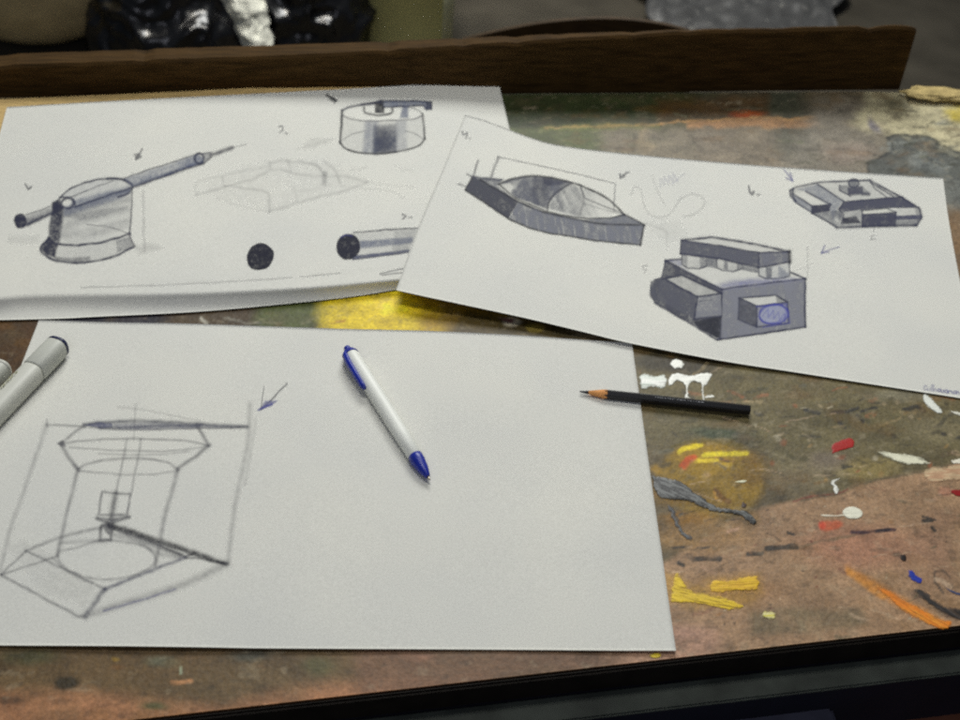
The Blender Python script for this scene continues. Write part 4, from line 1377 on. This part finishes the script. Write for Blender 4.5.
splat([(762, 613), (768, 611), (776, 613), (773, 619), (764, 618)], (206, 196, 70), .0006, .45, None, (220, 210, 150), seed=7, streak=.2)
splat([(876, 588), (888, 589), (902, 598), (920, 608), (940, 618), (952, 622), (944, 630), (926, 624), (908, 615), (892, 602)], (222, 126, 24), .0005, .5, 'orange paint stroke', (228, 142, 40), seed=9, streak=.35, ang=30, feather=2.8)
splat([(912, 590), (922, 589), (934, 598), (946, 606), (962, 609), (975, 612), (975, 622), (956, 619), (940, 612), (926, 602), (916, 594)], (36, 32, 30), .0006, .5, 'black brush squiggle', (66, 58, 54), seed=10, streak=.35, ang=35)
splat([(944, 587), (952, 590), (968, 596), (968, 598.5), (952, 593)], (40, 62, 104), .0004, .5, seed=11, edge_n=.5)
splat([(735, 481.5), (742, 480), (747, 480.5), (745, 483), (737, 483.2)], (238, 226, 190), .0006, seed=12, edge_n=.4)
splat([(649, 655), (655, 653), (661, 654), (660, 657.5), (652, 658)], (206, 180, 30), .0006, seed=13, edge_n=.5)
splat([(743, 502), (747, 504.5), (745, 508.5), (741, 506)], (50, 26, 20), .0005, seed=14, edge_n=.4)

# ================================================================== DRAWING BOARD under the far sheet
def prism(poly_xy, z0, z1, bev=0.):
    bm = bmesh.new()
    lo = [bm.verts.new((x, y, z0)) for x, y in poly_xy]
    hi = [bm.verts.new((x, y, z1)) for x, y in poly_xy]
    bm.faces.new(lo[::-1])
    bm.faces.new(hi)
    k = len(lo)
    for i in range(k):
        bm.faces.new((lo[i], lo[(i + 1) % k], hi[(i + 1) % k], hi[i]))
    bmesh.ops.recalc_face_normals(bm, faces=bm.faces)
    if bev:
        bmesh.ops.bevel(bm, geom=bm.edges[:], offset=bev, segments=2, affect='EDGES')
    return bm


def xy(px, py, z):
    return tuple(at(np.array(px, float), np.array(py, float), z)[:2])


bt = BT - .0014
bp = [xy(-46, 297, bt), xy(160, 289, bt), xy(320, 282, bt), xy(402, 275, bt), xy(402, 81.8, bt), xy(325, 84.6, bt), xy(240, 88, bt), xy(200, 90, bt), xy(120, 93.8, bt), xy(0, 98.8, bt), xy(-60, 101.5, bt)]
board = bm_obj('drawing_board', prism(bp, .0003, bt, .0008), mat_solid('raw_plywood', alb(176, 150, 100), .75, .25, 60, .5, .15, stretch=(1, 8, 8)))
tag(board, 'thin tan wooden board hidden under the folded sheet, its edge showing along the plank', 'board')

# ================================================================== PLANK standing at the back
p0, p1 = at(np.array([-60., 899.]), np.array([100., 90.3]), 0.)
pd = (p1 - p0) / np.linalg.norm(p1 - p0)
pn = np.array([-pd[1], pd[0], 0])


def on_plank(px, py):
    """point of the plank's upright front plane"""
    d = rays(np.array(px, float), np.array(py, float))
    nrm = pn
    t = ((p0 + pn * .004 - EYE) @ nrm) / (d @ nrm)
    return EYE + d * t


def plank():
    xs = [-70, 0, 60, 120, 180, 240, 300, 360, 442, 520, 600, 700, 780, 850, 895, 917]
    topy = [68.5, 66, 64, 62, 60, 58, 55.5, 52.5, 47.5, 42.5, 37, 31.5, 29.6, 28.2, 27, 26.5]
    thk = [.026, .026, .026, .026, .026, .026, .025, .023, .020, .016, .012, .008, .007, .007, .007, .007]
    xi = np.concatenate([np.linspace(-70, 880, 90), [888, 895, 901, 907, 912, 917]])
    yi, ti = np.interp(xi, xs, topy), np.interp(xi, xs, thk)
    yi = yi + .9 * (fbm(xi / 26, xi * 0, 71, 3) - .5) + .5 * (vnoise(xi / 7, xi * 0, 72) - .5) + 1.6 * smooth(.7, .85, vnoise(xi / 13, xi * 0 + 3, 73))
    yi[-3:] += np.array([.6, 1.6, 3.4])
    yi[-8:-6] += np.array([1.4, .8])
    xs, topy, thk = list(xi), list(yi), list(ti)
    bm = bmesh.new()
    rows = []
    for i, (x, y, th) in enumerate(zip(xs, topy, thk)):
        tp = on_plank(x, y)
        bot = tp.copy()
        bot[2] = -.0015
        if x > 872:
            bot = on_plank(872 + (899 - 872) * (x - 872) / (917 - 872), 89.8)
            bot[2] = -.0015
        r = .0025
        jit = .0004 * math.sin(i * .7)
        rows.append([bm.verts.new(tuple(q)) for q in (
            bot, bot * .5 + tp * .5 + pn * jit, tp - np.array([0, 0, r]), tp + pn * r, tp + pn * (th - r), tp + pn * th - np.array([0, 0, r]), np.array([*(bot + pn * th)[:2], -.0015]))])
    for a, b in zip(rows[:-1], rows[1:]):
        for k in range(7):
            bm.faces.new((a[k], b[k], b[(k + 1) % 7], a[(k + 1) % 7]))
    bm.faces.new(rows[0])
    bm.faces.new(rows[-1][::-1])
    bmesh.ops.recalc_face_normals(bm, faces=bm.faces)
    o = bm_obj('wood_plank', bm, mat_solid('dark_stained_wood', alb(60, 43, 20), .8, .42, 22, .45, .1, stretch=(1, 14, 14), bscale=60))
    tag(o, 'long dark brown plank standing on edge across the back of the table', 'plank')


plank()

# ================================================================== PEN, PENCIL, MARKERS
def frame_between(a, b):
    """matrix: local X from a to b, local Z up-ish"""
    a, b = Vector(a), Vector(b)
    x = (b - a).normalized()
    y = Vector((0, 0, 1)).cross(x).normalized()
    z = x.cross(y)
    return Matrix((x, y, z)).transposed(), (b - a).length


def stick(name, a, b, label, cat, group=None):
    R3, L = frame_between(a, b)
    o = empty(name, Vector(a))
    o.rotation_euler = R3.to_euler()
    tag(o, label, cat, group)
    return o, L


ZF = .0017
WHITE_PL = mat_solid('white_plastic', alb(202, 203, 196), .48, .03, 40, 0, .45)
BLUE_PL = mat_solid('blue_plastic', alb(24, 38, 132), .35, .08, 60, 0, .45)
r = .0055
pa = at(np.array(350.), np.array(353.), ZF + r)
pb = at(np.array(430.), np.array(480.), ZF + r * .55)
pen, L = stick('ballpoint_pen', pa, pb, 'white click ballpoint pen with blue clip and tip on the empty sheet', 'pen')
bm = bmesh.new()
lathe(bm, [(0, .0042), (.001, .0049), (.004, .0054), (.03, .0056), (L * .5, .0056), (L - .045, .0053), (L - .022, .0048), (L - .0215, .0042)], 28)
bm_obj('barrel', bm, WHITE_PL, pen, True)
bm = bmesh.new()
lathe(bm, [(L - .0235, .0042), (L - .0225, .0050), (L - .018, .0049), (L - .010, .0037), (L - .004, .0019), (L - .003, .0013), (L - .003, .001)], 24)
bm_obj('tip_cone', bm, BLUE_PL, pen, True)
bm = bmesh.new()
lathe(bm, [(L - .0032, .0009), (L - .001, .0007), (L, .0004)], 12)
bm_obj('writing_point', bm, mat_solid('brass', (.5, .45, .35), .35, .1, 60, 0, .5, .9), pen, True)
bm = bmesh.new()
lathe(bm, [(-.0065, .0014), (-.006, .0024), (-.0035, .0026), (-.002, .0018), (.001, .0018)], 18)
bm_obj('push_button', bm, BLUE_PL, pen, True)
bm = bmesh.new()
ca = math.radians(-24)      # the clip lies on the side turned to the left in the photo
cm = Matrix.Rotation(ca, 4, 'X')
secs = [(-.0015, .0030, .0038, .0026), (.002, .0056, .0040, .0030), (.012, .0070, .0044, .0026), (.026, .0073, .0042, .0024), (.037, .0071, .0036, .0024), (.041, .0064, .0024, .0018)]
rows = []
for x, cy_, wz, ty in secs:
    rows.append([bm.verts.new(cm @ Vector((x, -(cy_ + sy * ty * .5), sz * wz * .62))) for sy, sz in ((-1, -1), (-1, 1), (1, .8), (1, -.8))])
for a, b in zip(rows[:-1], rows[1:]):
    for k in range(4):
        bm.faces.new((a[k], b[k], b[(k + 1) % 4], a[(k + 1) % 4]))
bm.faces.new(rows[0])
bm.faces.new(rows[-1][::-1])
bmesh.ops.recalc_face_normals(bm, faces=bm.faces)
bmesh.ops.bevel(bm, geom=bm.edges[:], offset=.0005, segments=2, affect='EDGES')
bm_obj('clip', bm, BLUE_PL, pen, True)
bm = bmesh.new()
lathe(bm, [(-.0016, .0026), (-.0010, .0046), (.0022, .0057), (.0028, .0057), (.0028, .0046)], 24)
bm_obj('end_collar', bm, BLUE_PL, pen, True)

# pencil
r = .0037
qa = at(np.array(579.5), np.array(391.5), .0020 + .0012)
qb = at(np.array(750.), np.array(410.), .0004 + r)
pencil, L = stick('pencil', qa, qb, 'short sharpened black pencil lying across the sheet edge', 'pencil')


def hexring(bm, x, rr):
    return [bm.verts.new((x, rr * math.cos(math.radians(60 * k + 30)), rr * math.sin(math.radians(60 * k + 30)))) for k in range(6)]


bm = bmesh.new()
x_body = L * .15
rg = [hexring(bm, x_body - .001, .0034), hexring(bm, x_body + .001, r), hexring(bm, L - .0006, r), hexring(bm, L, r * .93)]
for a, b in zip(rg[:-1], rg[1:]):
    for k in range(6):
        bm.faces.new((a[k], a[(k + 1) % 6], b[(k + 1) % 6], b[k]))
bm.faces.new(rg[0][::-1])
bm.faces.new(rg[-1])
bmesh.ops.bevel(bm, geom=[e for e in bm.edges if abs((e.verts[0].co - e.verts[1].co).x) > .02], offset=.0004, segments=2, affect='EDGES')
bm_obj('body', bm, mat_solid('black_lacquer', alb(20, 20, 24), .32, .1, 60, 0, .5), pencil)
bm = bmesh.new()
lathe(bm, [(L * .05, .0012), (x_body - .001, .0033), (x_body + .0016, .0034)], 24)
bm_obj('wood_cone', bm, mat_solid('cedar', alb(196, 138, 84), .7, .2, 200, .2, .15, stretch=(.3, 1, 1)), pencil, True)
bm = bmesh.new()
lathe(bm, [(0, .0003), (.001, .0006), (L * .052, .0013), (L * .054, .0011)], 16)
bm_obj('lead', bm, mat_solid('graphite', alb(36, 36, 42), .4, .1, 200, 0, .4), pencil, True)
bm = bmesh.new()
ap = r * math.cos(math.radians(30))
xx = L * .44
# worn foil imprint on the facet turned upwards to the viewer
rt = Matrix.Rotation(math.radians(30), 4, 'X')
random.seed(3)
while xx < L * .71:
    w = random.uniform(.0007, .0022)
    box(bm, (xx + w / 2, -.0002, ap + .00005), (w, random.uniform(.0012, .0020), .00006))
    xx += w + random.uniform(.0003, .0007)
im = bm_obj('worn_imprint', bm, mat_solid('worn_silver_foil', alb(120, 122, 128), .45, .4, 300, 0, .4), pencil)
im.rotation_euler = (0, 0, 0)

# markers
MWHITE = mat_solid('marker_plastic', alb(176, 176, 167), .45, .06, 50, 0, .35)
MCAP = mat_solid('marker_cap_plastic', alb(170, 171, 162), .45, .05, 50, 0, .35)
MRING = mat_solid('dark_blue_ring', alb(30, 36, 66), .4, .1, 60, 0, .35)
MTEXT = mat_solid('olive_print', alb(134, 132, 78), .6, .2, 200, 0, .2)
r = .0081


def make_marker(end_px, end_py, thr_px, thr_py, zb, label, ring=MRING):
    a = at(np.array(float(end_px)), np.array(float(end_py)), zb + r)
    b = at(np.array(float(thr_px)), np.array(float(thr_py)), zb * .4 + r)
    d = (b - a) / np.linalg.norm(b - a)
    L = .138
    o, _ = stick('marker_pen', a, a + d * L, label, 'marker', 'pale marker pens at the left edge')
    bm = bmesh.new()
    lathe(bm, [(.0012, r * .80), (.0016, r * .94), (.004, r * .985), (.012, r), (.029, r), (.0295, r * .96), (.0297, r * .8)], 40, None, 2.9)
    cap = bm_obj('cap', bm, MCAP, o, True)
    bm = bmesh.new()
    lathe(bm, [(.0298, r * .8), (.0302, r * .92), (.032, r * .975), (L - .02, r * .975), (L - .0015, r * .95), (L, r * .8)], 40, None, 2.9)
    bar_ = bm_obj('barrel', bm, MWHITE, o, True)
    bm = bmesh.new()
    lathe(bm, [(.0002, r * .72), (-.0003, r * .78), (-.0002, r * .90), (.0008, r * .955), (.0028, r * .985), (.0029, r * .9)], 40, None, 2.9)
    bm_obj('colour_ring', bm, ring, o, True)
    bm = bmesh.new()
    lathe(bm, [(.0006, r * .6), (-.0006, r * .66), (-.0008, r * .6), (-.0009, r * .1)], 32, None, 2.9)
    bm_obj('end_plug', bm, MCAP, o, True)
    # illegible print along the upper face of the barrel
    bm = bmesh.new()
    random.seed(12)
    for row, (y0, sc) in enumerate(((.0026, 1.), (-.0006, .8))):
        x = .041
        while x < .078:
            w = random.uniform(.0009, .0022)
            for k in range(random.choice((1, 2))):
                box(bm, (x + w / 2, y0 + random.uniform(-.0005, .0005), r * 1.072), (w * random.uniform(.4, 1), .0005 + .0008 * sc * random.random(), .0002))
            x += w + random.uniform(.0003, .001)
    bmesh.ops.rotate(bm, verts=bm.verts, cent=(0, 0, 0), matrix=Matrix.Rotation(math.radians(38), 3, 'X'))
    bm_obj('print', bm, MTEXT, o)
    return o


make_marker(59.5, 344.5, 3, 403.5, .0016, 'pale grey marker with a dark blue ring on its cap, lying on the sheet corner')
make_marker(2, 367, -52, 424, .0004, 'pale marker of which only the rounded cap end shows, beside the ringed marker', MWHITE)

# ================================================================== BEHIND AND BELOW: floor and what stands on it
FZ = -.74
bm = bmesh.new()
s = 6.
bmesh.ops.create_grid(bm, x_segments=60, y_segments=60, size=s)
bm.transform(Matrix.Translation((0, 2, FZ)))
fl = bm_obj('floor', bm, mat_solid('grey_floor', alb(66, 62, 54), .85, .25, 9, .3, .2))
tag(fl, kind='structure')


def lump(name, centre, rad, mat, label, cat, seed=0, amp=.18, sc=1.6, ridge=0., sub=6, group=None, flat=None):
    bm = bmesh.new()
    bmesh.ops.create_icosphere(bm, subdivisions=sub, radius=1)
    off = Vector((seed * 7.3, seed * 3.1, seed * 1.7))
    for v in bm.verts:
        p = v.co.copy()
        d = amp * mnoise.fractal(p * sc + off, 1., 2., 4)
        if ridge:
            q = p * 1.5 + off
            q += Vector((mnoise.noise(q), mnoise.noise(q + Vector((9, 0, 0))), mnoise.noise(q + Vector((0, 9, 0))))) * .9
            e = 1 - abs(mnoise.noise(q)) * 2.4
            d += ridge * max(0, e) ** 2
            e2 = 1 - abs(mnoise.noise(q * 1.7)) * 2.4
            d += ridge * .45 * max(0, e2) ** 3
        v.co = Vector(((p * (1 + d)).x * rad[0], (p * (1 + d)).y * rad[1], (p * (1 + d)).z * rad[2]))
    lo = FZ - centre[2]
    for v in bm.verts:
        if v.co.z < lo + .003:
            v.co.z = lo + .003
            v.co.x *= 1.02
    o = bm_obj(name, bm, mat, None, True)
    o.location = centre
    tag(o, label, cat, group)
    return o


BAG = mat_solid('black_bin_plastic', alb(12, 12, 14), .24, .2, 20, .1, .7, bscale=10)
CREAM = mat_solid('cream_sacking', alb(216, 188, 142), .8, .12, 25, .3, .15)
CREAM2 = mat_solid('cream_plastic', alb(226, 204, 140), .6, .06, 12, 0, .3)


def place(px, py, dist, dz=None):
    p = at_dist(np.array(float(px)), np.array(float(py)), dist)
    if dz is not None:
        p[2] = FZ + dz
    return tuple(p)


lump('garbage_bag', place(178, 12, 2.55, .07), (.18, .17, .21), BAG, 'crumpled black plastic bag with a pale tissue against its right side', 'garbage bag', 1, .12, 1.4, .10, group='black plastic bags behind the plank')
lump('garbage_bag', place(304, 12, 2.62, .07), (.165, .17, .21), BAG, 'shiny black plastic bag between the pale tissue and the cream bucket', 'garbage bag', 2, .12, 1.4, .12, group='black plastic bags behind the plank')
lump('stuffed_sack', place(36, -20, 2.75, .25), (.27, .2, .26), CREAM, 'plump beige sack at the far left behind the plank', 'sack', 3, .05, .9)
# knot of the first bag
TISSUE = mat_solid('tissue', alb(236, 228, 196), .9, .05, 30, .2, .1, bscale=90)


def tissue():
    n, m_ = 30, 50
    a = at_dist(np.array([216., 262.]), np.array([-14., -14.]), 2.33)
    b = at_dist(np.array([246., 275.]), np.array([52., 52.]), 2.27)
    G = np.zeros((n, m_, 3))
    for i in range(n):
        for j in range(m_):
            u, v = i / (n - 1), j / (m_ - 1)
            q = (a[0] * (1 - u) + a[1] * u) * (1 - v) + (b[0] * (1 - u) + b[1] * u) * v
            dpt = .009 * (mnoise.noise(Vector((u * 3, v * 5, 1))) + .5 * mnoise.noise(Vector((u * 8, v * 11, 4)))) + .03 * (1 - (2 * u - 1) ** 2)
            sx = .014 * mnoise.noise(Vector((v * 5, u * .5, 7)))
            q = q + np.array([sx, -dpt, .01 * mnoise.noise(Vector((u * 5, v * 5, 9)))])
            G[i, j] = q
    v_, f_ = shell(G, .002)
    o = mesh_obj('paper_towel', v_, f_, TISSUE)
    tag(o, 'crumpled cream paper towel hanging between the two black bags', 'paper towel')


tissue()


def bucket():
    c_ = place(404, 30, 2.62, 0)
    R_ = .118
    o = empty('bucket', (c_[0], c_[1], FZ))
    tag(o, 'cream round bucket with a side seam behind the plank', 'bucket')
    bm = bmesh.new()
    seg = 64
    prof = [(R_ * .90, .002), (R_ * .92, .01), (R_, .30), (R_ * 1.04, .30), (R_ * 1.04, .315), (R_ * .98, .315), (R_ * .9, .02)]
    rings = [[bm.verts.new((rr * math.cos(2 * math.pi * k / seg), rr * math.sin(2 * math.pi * k / seg), z)) for k in range(seg)] for rr, z in prof]
    for a, b in zip(rings[:-1], rings[1:]):
        for k in range(seg):
            bm.faces.new((a[k], a[(k + 1) % seg], b[(k + 1) % seg], b[k]))
    bm.faces.new(rings[0][::-1])
    bm.faces.new(rings[-1])
    bm_obj('shell', bm, CREAM2, o, True)
    bm = bmesh.new()
    for k in range(14):
        pass
    ang0, ang1 = math.radians(-38), math.radians(-4)
    vs = []
    for k in range(9):
        a = ang0 + (ang1 - ang0) * k / 8
        col = []
        for z in (.004, .29):
            rr = R_ * (.92 + .08 * z / .3) + .004
            col += [bm.verts.new((rr * math.cos(a), rr * math.sin(a), z)), bm.verts.new(((rr - .005) * math.cos(a), (rr - .005) * math.sin(a), z))]
        vs.append(col)
    for a, b in zip(vs[:-1], vs[1:]):
        for q in ((0, 2), (2, 3), (3, 1), (1, 0)):
            bm.faces.new((a[q[0]], b[q[0]], b[q[1]], a[q[1]]))
    bm.faces.new([vs[0][i] for i in (0, 2, 3, 1)])
    bm.faces.new([vs[-1][i] for i in (0, 1, 3, 2)])
    bm_obj('side_seam', bm, mat_solid('pale_seam', alb(238, 224, 170), .6, .08, 20), o, True)


bucket()


def arched_board():
    pts = catmull([(462, 40), (500, 31), (540, 23.5), (580, 19.5), (610, 18.8), (640, 21), (670, 26), (700, 35)], 8)
    P = [place(x, y, 1.62) for x, y in pts]
    bm = bmesh.new()
    z0 = min(p[2] for p in P) - .12
    dirv = Vector((0.05, 1, 0)).normalized() * .008
    A = [(bm.verts.new(p), bm.verts.new(Vector(p) + dirv)) for p in P]
    B = [(bm.verts.new((p[0], p[1], z0)), bm.verts.new(Vector((p[0], p[1], z0)) + dirv)) for p in P]
    for i in range(len(P) - 1):
        bm.faces.new((A[i][0], A[i + 1][0], A[i + 1][1], A[i][1]))
        bm.faces.new((B[i][0], B[i + 1][0], A[i + 1][0], A[i][0]))
        bm.faces.new((B[i][1], B[i + 1][1], A[i + 1][1], A[i][1]))
        bm.faces.new((B[i][0], B[i + 1][0], B[i + 1][1], B[i][1]))
    bm.faces.new((A[0][0], A[0][1], B[0][1], B[0][0]))
    bm.faces.new((A[-1][0], A[-1][1], B[-1][1], B[-1][0]))
    o = empty('chair', (P[len(P) // 2][0], P[0][1], FZ))
    tag(o, 'dark brown chair back with an arched top behind the plank', 'chair')
    wood = mat_solid('dark_chair_wood', alb(50, 36, 16), .6, .3, 30, .3, .25, stretch=(1, 8, 8))
    child(bm_obj('backrest', bm, wood), o)
    cx, cy0 = P[len(P) // 2][0], P[0][1]
    hw = abs(P[-1][0] - P[0][0]) * .42
    bm = bmesh.new()
    box(bm, (cx, cy0 - .2, FZ + .40), (hw * 2.1, .38, .03))
    bmesh.ops.bevel(bm, geom=bm.edges[:], offset=.006, segments=2, affect='EDGES')
    child(bm_obj('seat', bm, wood), o)
    for sx in (-1, 1):
        for (yy, zt) in ((cy0 + .007, z0 + .03), (cy0 - .36, FZ + .388)):
            bm = bmesh.new()
            box(bm, (cx + sx * hw, yy + (.016 if yy > cy0 else 0), (FZ + zt) / 2), (.028, .028, zt - FZ))
            child(bm_obj('leg', bm, wood), o)


arched_board()

# crumpled plastic on the floor behind the plank
def cloth():
    G = np.zeros((60, 40, 3))
    px = np.linspace(640, 838, 60)
    for i in range(60):
        for j in range(40):
            v = j / 39
            x = px[i] + 26 * mnoise.noise(Vector((v * 3 + 2, i * .01, 1))) * abs(i - 29.5) / 29.5 + 40 * (.5 - v) * (1 - i / 59)
            y = 32 - 60 * v
            q = at(np.array(x), np.array(y), FZ + .006)
            h = .034 * (mnoise.noise(Vector((q[0] * 9, q[1] * 9, 2))) + .6 * mnoise.noise(Vector((q[0] * 22, q[1] * 22, 5))) + .9)
            G[i, j] = (q[0], q[1], FZ + .003 + max(0, h) * (.25 + .75 * min(1, 5 * v * (1 - v))))
    v_, f_ = shell(G, .0015)
    m_, nt, b = new_mat('dusty_grey_cloth')
    tc = nt.nodes.new('ShaderNodeTexCoord')
    n1 = nt.nodes.new('ShaderNodeTexNoise')
    n1.inputs['Scale'].default_value = 34
    n1.inputs['Detail'].default_value = 8
    n1.inputs['Roughness'].default_value = .75
    nt.links.new(tc.outputs['Object'], n1.inputs['Vector'])
    rp = nt.nodes.new('ShaderNodeValToRGB')
    e = rp.color_ramp.elements
    e[0].position, e[0].color = .30, (*alb(62, 62, 62), 1)
    e[1].position, e[1].color = .74, (*alb(168, 166, 160), 1)
    e2 = e.new(.58)
    e2.color = (*alb(80, 80, 80), 1)
    nt.links.new(n1.outputs['Fac'], rp.inputs['Fac'])
    nt.links.new(rp.outputs['Color'], b.inputs['Base Color'])
    set_in(b, Roughness=.38)
    o = mesh_obj('plastic_sheet', v_, f_, m_)
    tag(o, 'crumpled grey speckled plastic sheet lying on the floor behind the plank', 'plastic sheet')


cloth()

# tan scrap on the far right corner of the table
rg_c = at(np.array(938.), np.array(92.5), .004)
bm = bmesh.new()
bmesh.ops.create_icosphere(bm, subdivisions=5, radius=1)
for v in bm.verts:
    d = 1 + .3 * mnoise.fractal(v.co * 1.6, 1., 2., 4)
    v.co = Vector((v.co.x * d * .034, v.co.y * d * .013, max(-.0035, v.co.z * d * .0034)))
rag = bm_obj('rag', bm, mat_solid('tan_rag', alb(160, 142, 96), .9, .3, 120, .6, .1), None, True)
rag.location = (rg_c[0], rg_c[1] - .004, .0042)
tag(rag, 'small tan crumpled rag on the far right edge of the table', 'rag')

# dark things under the front edge
def tool_box():
    a = at(np.array(742.), np.array(709.), -.05)
    o = empty('storage_box', (a[0], a[1], FZ))
    tag(o, 'charcoal box with its lit lid edge painted lighter below the front of the table', 'box')
    rz = Matrix.Rotation(math.radians(7), 4, 'Z')
    bm = bmesh.new()
    box(bm, (0, 0, (-.05 - FZ) / 2 - .006), (.125, .16, -.05 - FZ - .012), rz)
    bmesh.ops.bevel(bm, geom=bm.edges[:], offset=.005, segments=3, affect='EDGES')
    ob = bm_obj('body', bm, mat_solid('charcoal_plastic', alb(44, 44, 54), .5, .15, 50, .3, .3), o)
    ob.location = (0, -.085, 0)
    bm = bmesh.new()
    box(bm, (0, 0, -.05 - FZ - .004), (.131, .166, .012), rz)
    bmesh.ops.bevel(bm, geom=bm.edges[:], offset=.003, segments=3, affect='EDGES')
    ob = bm_obj('lid', bm, mat_solid('charcoal_lid_lit', alb(66, 66, 78), .42, .2, 60, .3, .4), o)  # lid coloured lighter to stand for the lit top edge
    ob.location = (0, -.085, 0)


tool_box()


def stool():
    a = at(np.array(952.), np.array(720.), -.09)
    o = empty('stool', (a[0], a[1], FZ))
    tag(o, 'stool with a reddish brown seat below the right end of the front edge', 'stool')
    R_ = .068
    h = -.09 - FZ
    bm = bmesh.new()
    bmesh.ops.create_cone(bm, cap_ends=True, segments=64, radius1=R_ * 1.0, radius2=R_, depth=.03, matrix=Matrix.Translation((0, 0, h - .015)))
    bmesh.ops.bevel(bm, geom=[e for e in bm.edges if len(e.link_faces) == 2 and any(len(f.verts) > 4 for f in e.link_faces)], offset=.006, segments=3, affect='EDGES')
    bm_obj('seat', bm, mat_solid('reddish_seat', alb(104, 66, 50), .6, .25, 30, .3, .25), o, True)
    for k in range(4):
        t = math.radians(45 + 90 * k)
        bm = bmesh.new()
        p0_, p1_ = Vector((math.cos(t) * R_ * .6, math.sin(t) * R_ * .6, h - .028)), Vector((math.cos(t) * .15, math.sin(t) * .15, 0.002))
        d = p1_ - p0_
        M4 = Matrix.Translation((p0_ + p1_) / 2) @ d.to_track_quat('Z', 'Y').to_matrix().to_4x4()
        bmesh.ops.create_cone(bm, cap_ends=True, segments=16, radius1=.009, radius2=.011, depth=d.length, matrix=M4)
        bm_obj('leg', bm, LEG, o, False)


stool()

# ================================================================== LIGHT, WORLD, CAMERA
w = bpy.data.worlds.new('World')
scene.world = w
w.use_nodes = True
bgn = w.node_tree.nodes['Background']
bgn.inputs[0].default_value = (.72, .84, 1., 1)
bgn.inputs[1].default_value = .066


def area(name, loc, target, sx, sy, power, col, spread=180):
    l = bpy.data.lights.new(name, 'AREA')
    l.shape = 'RECTANGLE'
    l.size, l.size_y = sx, sy
    l.energy = power
    l.color = col
    o = bpy.data.objects.new(name, l)
    COL.objects.link(o)
    o.location = loc
    d = Vector(target) - Vector(loc)
    o.rotation_euler = d.to_track_quat('-Z', 'Y').to_euler()
    l.spread = math.radians(spread)
    return o


area('key_or_fill_lamp', (.28, 2.05, 1.62), (.12, .15, 0), 1.1, .8, 46, (.99, 1., .97))
area('key_or_fill_lamp', (.1, .42, 1.8), (.14, .2, 0), .8, .3, 1.9, (1., .99, .94), 72)  # added overhead fill that softens shadows, narrowed for falloff towards the edges

area('key_or_fill_lamp', (-.3, 1.7, 1.9), (-.1, 2.5, -.74), .8, .3, 8.5, (1., .95, .84), 90)  # added fill to brighten the things behind the plank
area('front_fill_light', (-.1, -1.3, 1.3), (.05, .2, 0), 1.0, .7, 5, (.86, .88, 1.))  # added frontal fill that lifts the folded paper lip, not a real window

cam = bpy.data.cameras.new('camera')
co = bpy.data.objects.new('camera', cam)
COL.objects.link(co)
M = Matrix([list(rw) for rw in RM]).to_4x4()
M.translation = Vector(EYE)
co.matrix_world = M
cam.sensor_width = 36
cam.lens = F / 960 * 36
cam.clip_start = .02
cam.clip_end = 50
cam.dof.use_dof = True
cam.dof.focus_distance = .78
cam.dof.aperture_fstop = 11
scene.camera = co

scene.render.engine = 'CYCLES'
scene.cycles.pixel_filter_type = 'BLACKMAN_HARRIS'
scene.cycles.filter_width = 2.2
scene.cycles.use_denoising = False
scene.cycles.transparent_max_bounces = 16
scene.view_settings.view_transform = 'Standard'
scene.view_settings.look = 'None'
scene.view_settings.exposure = 0
scene.view_settings.gamma = 1
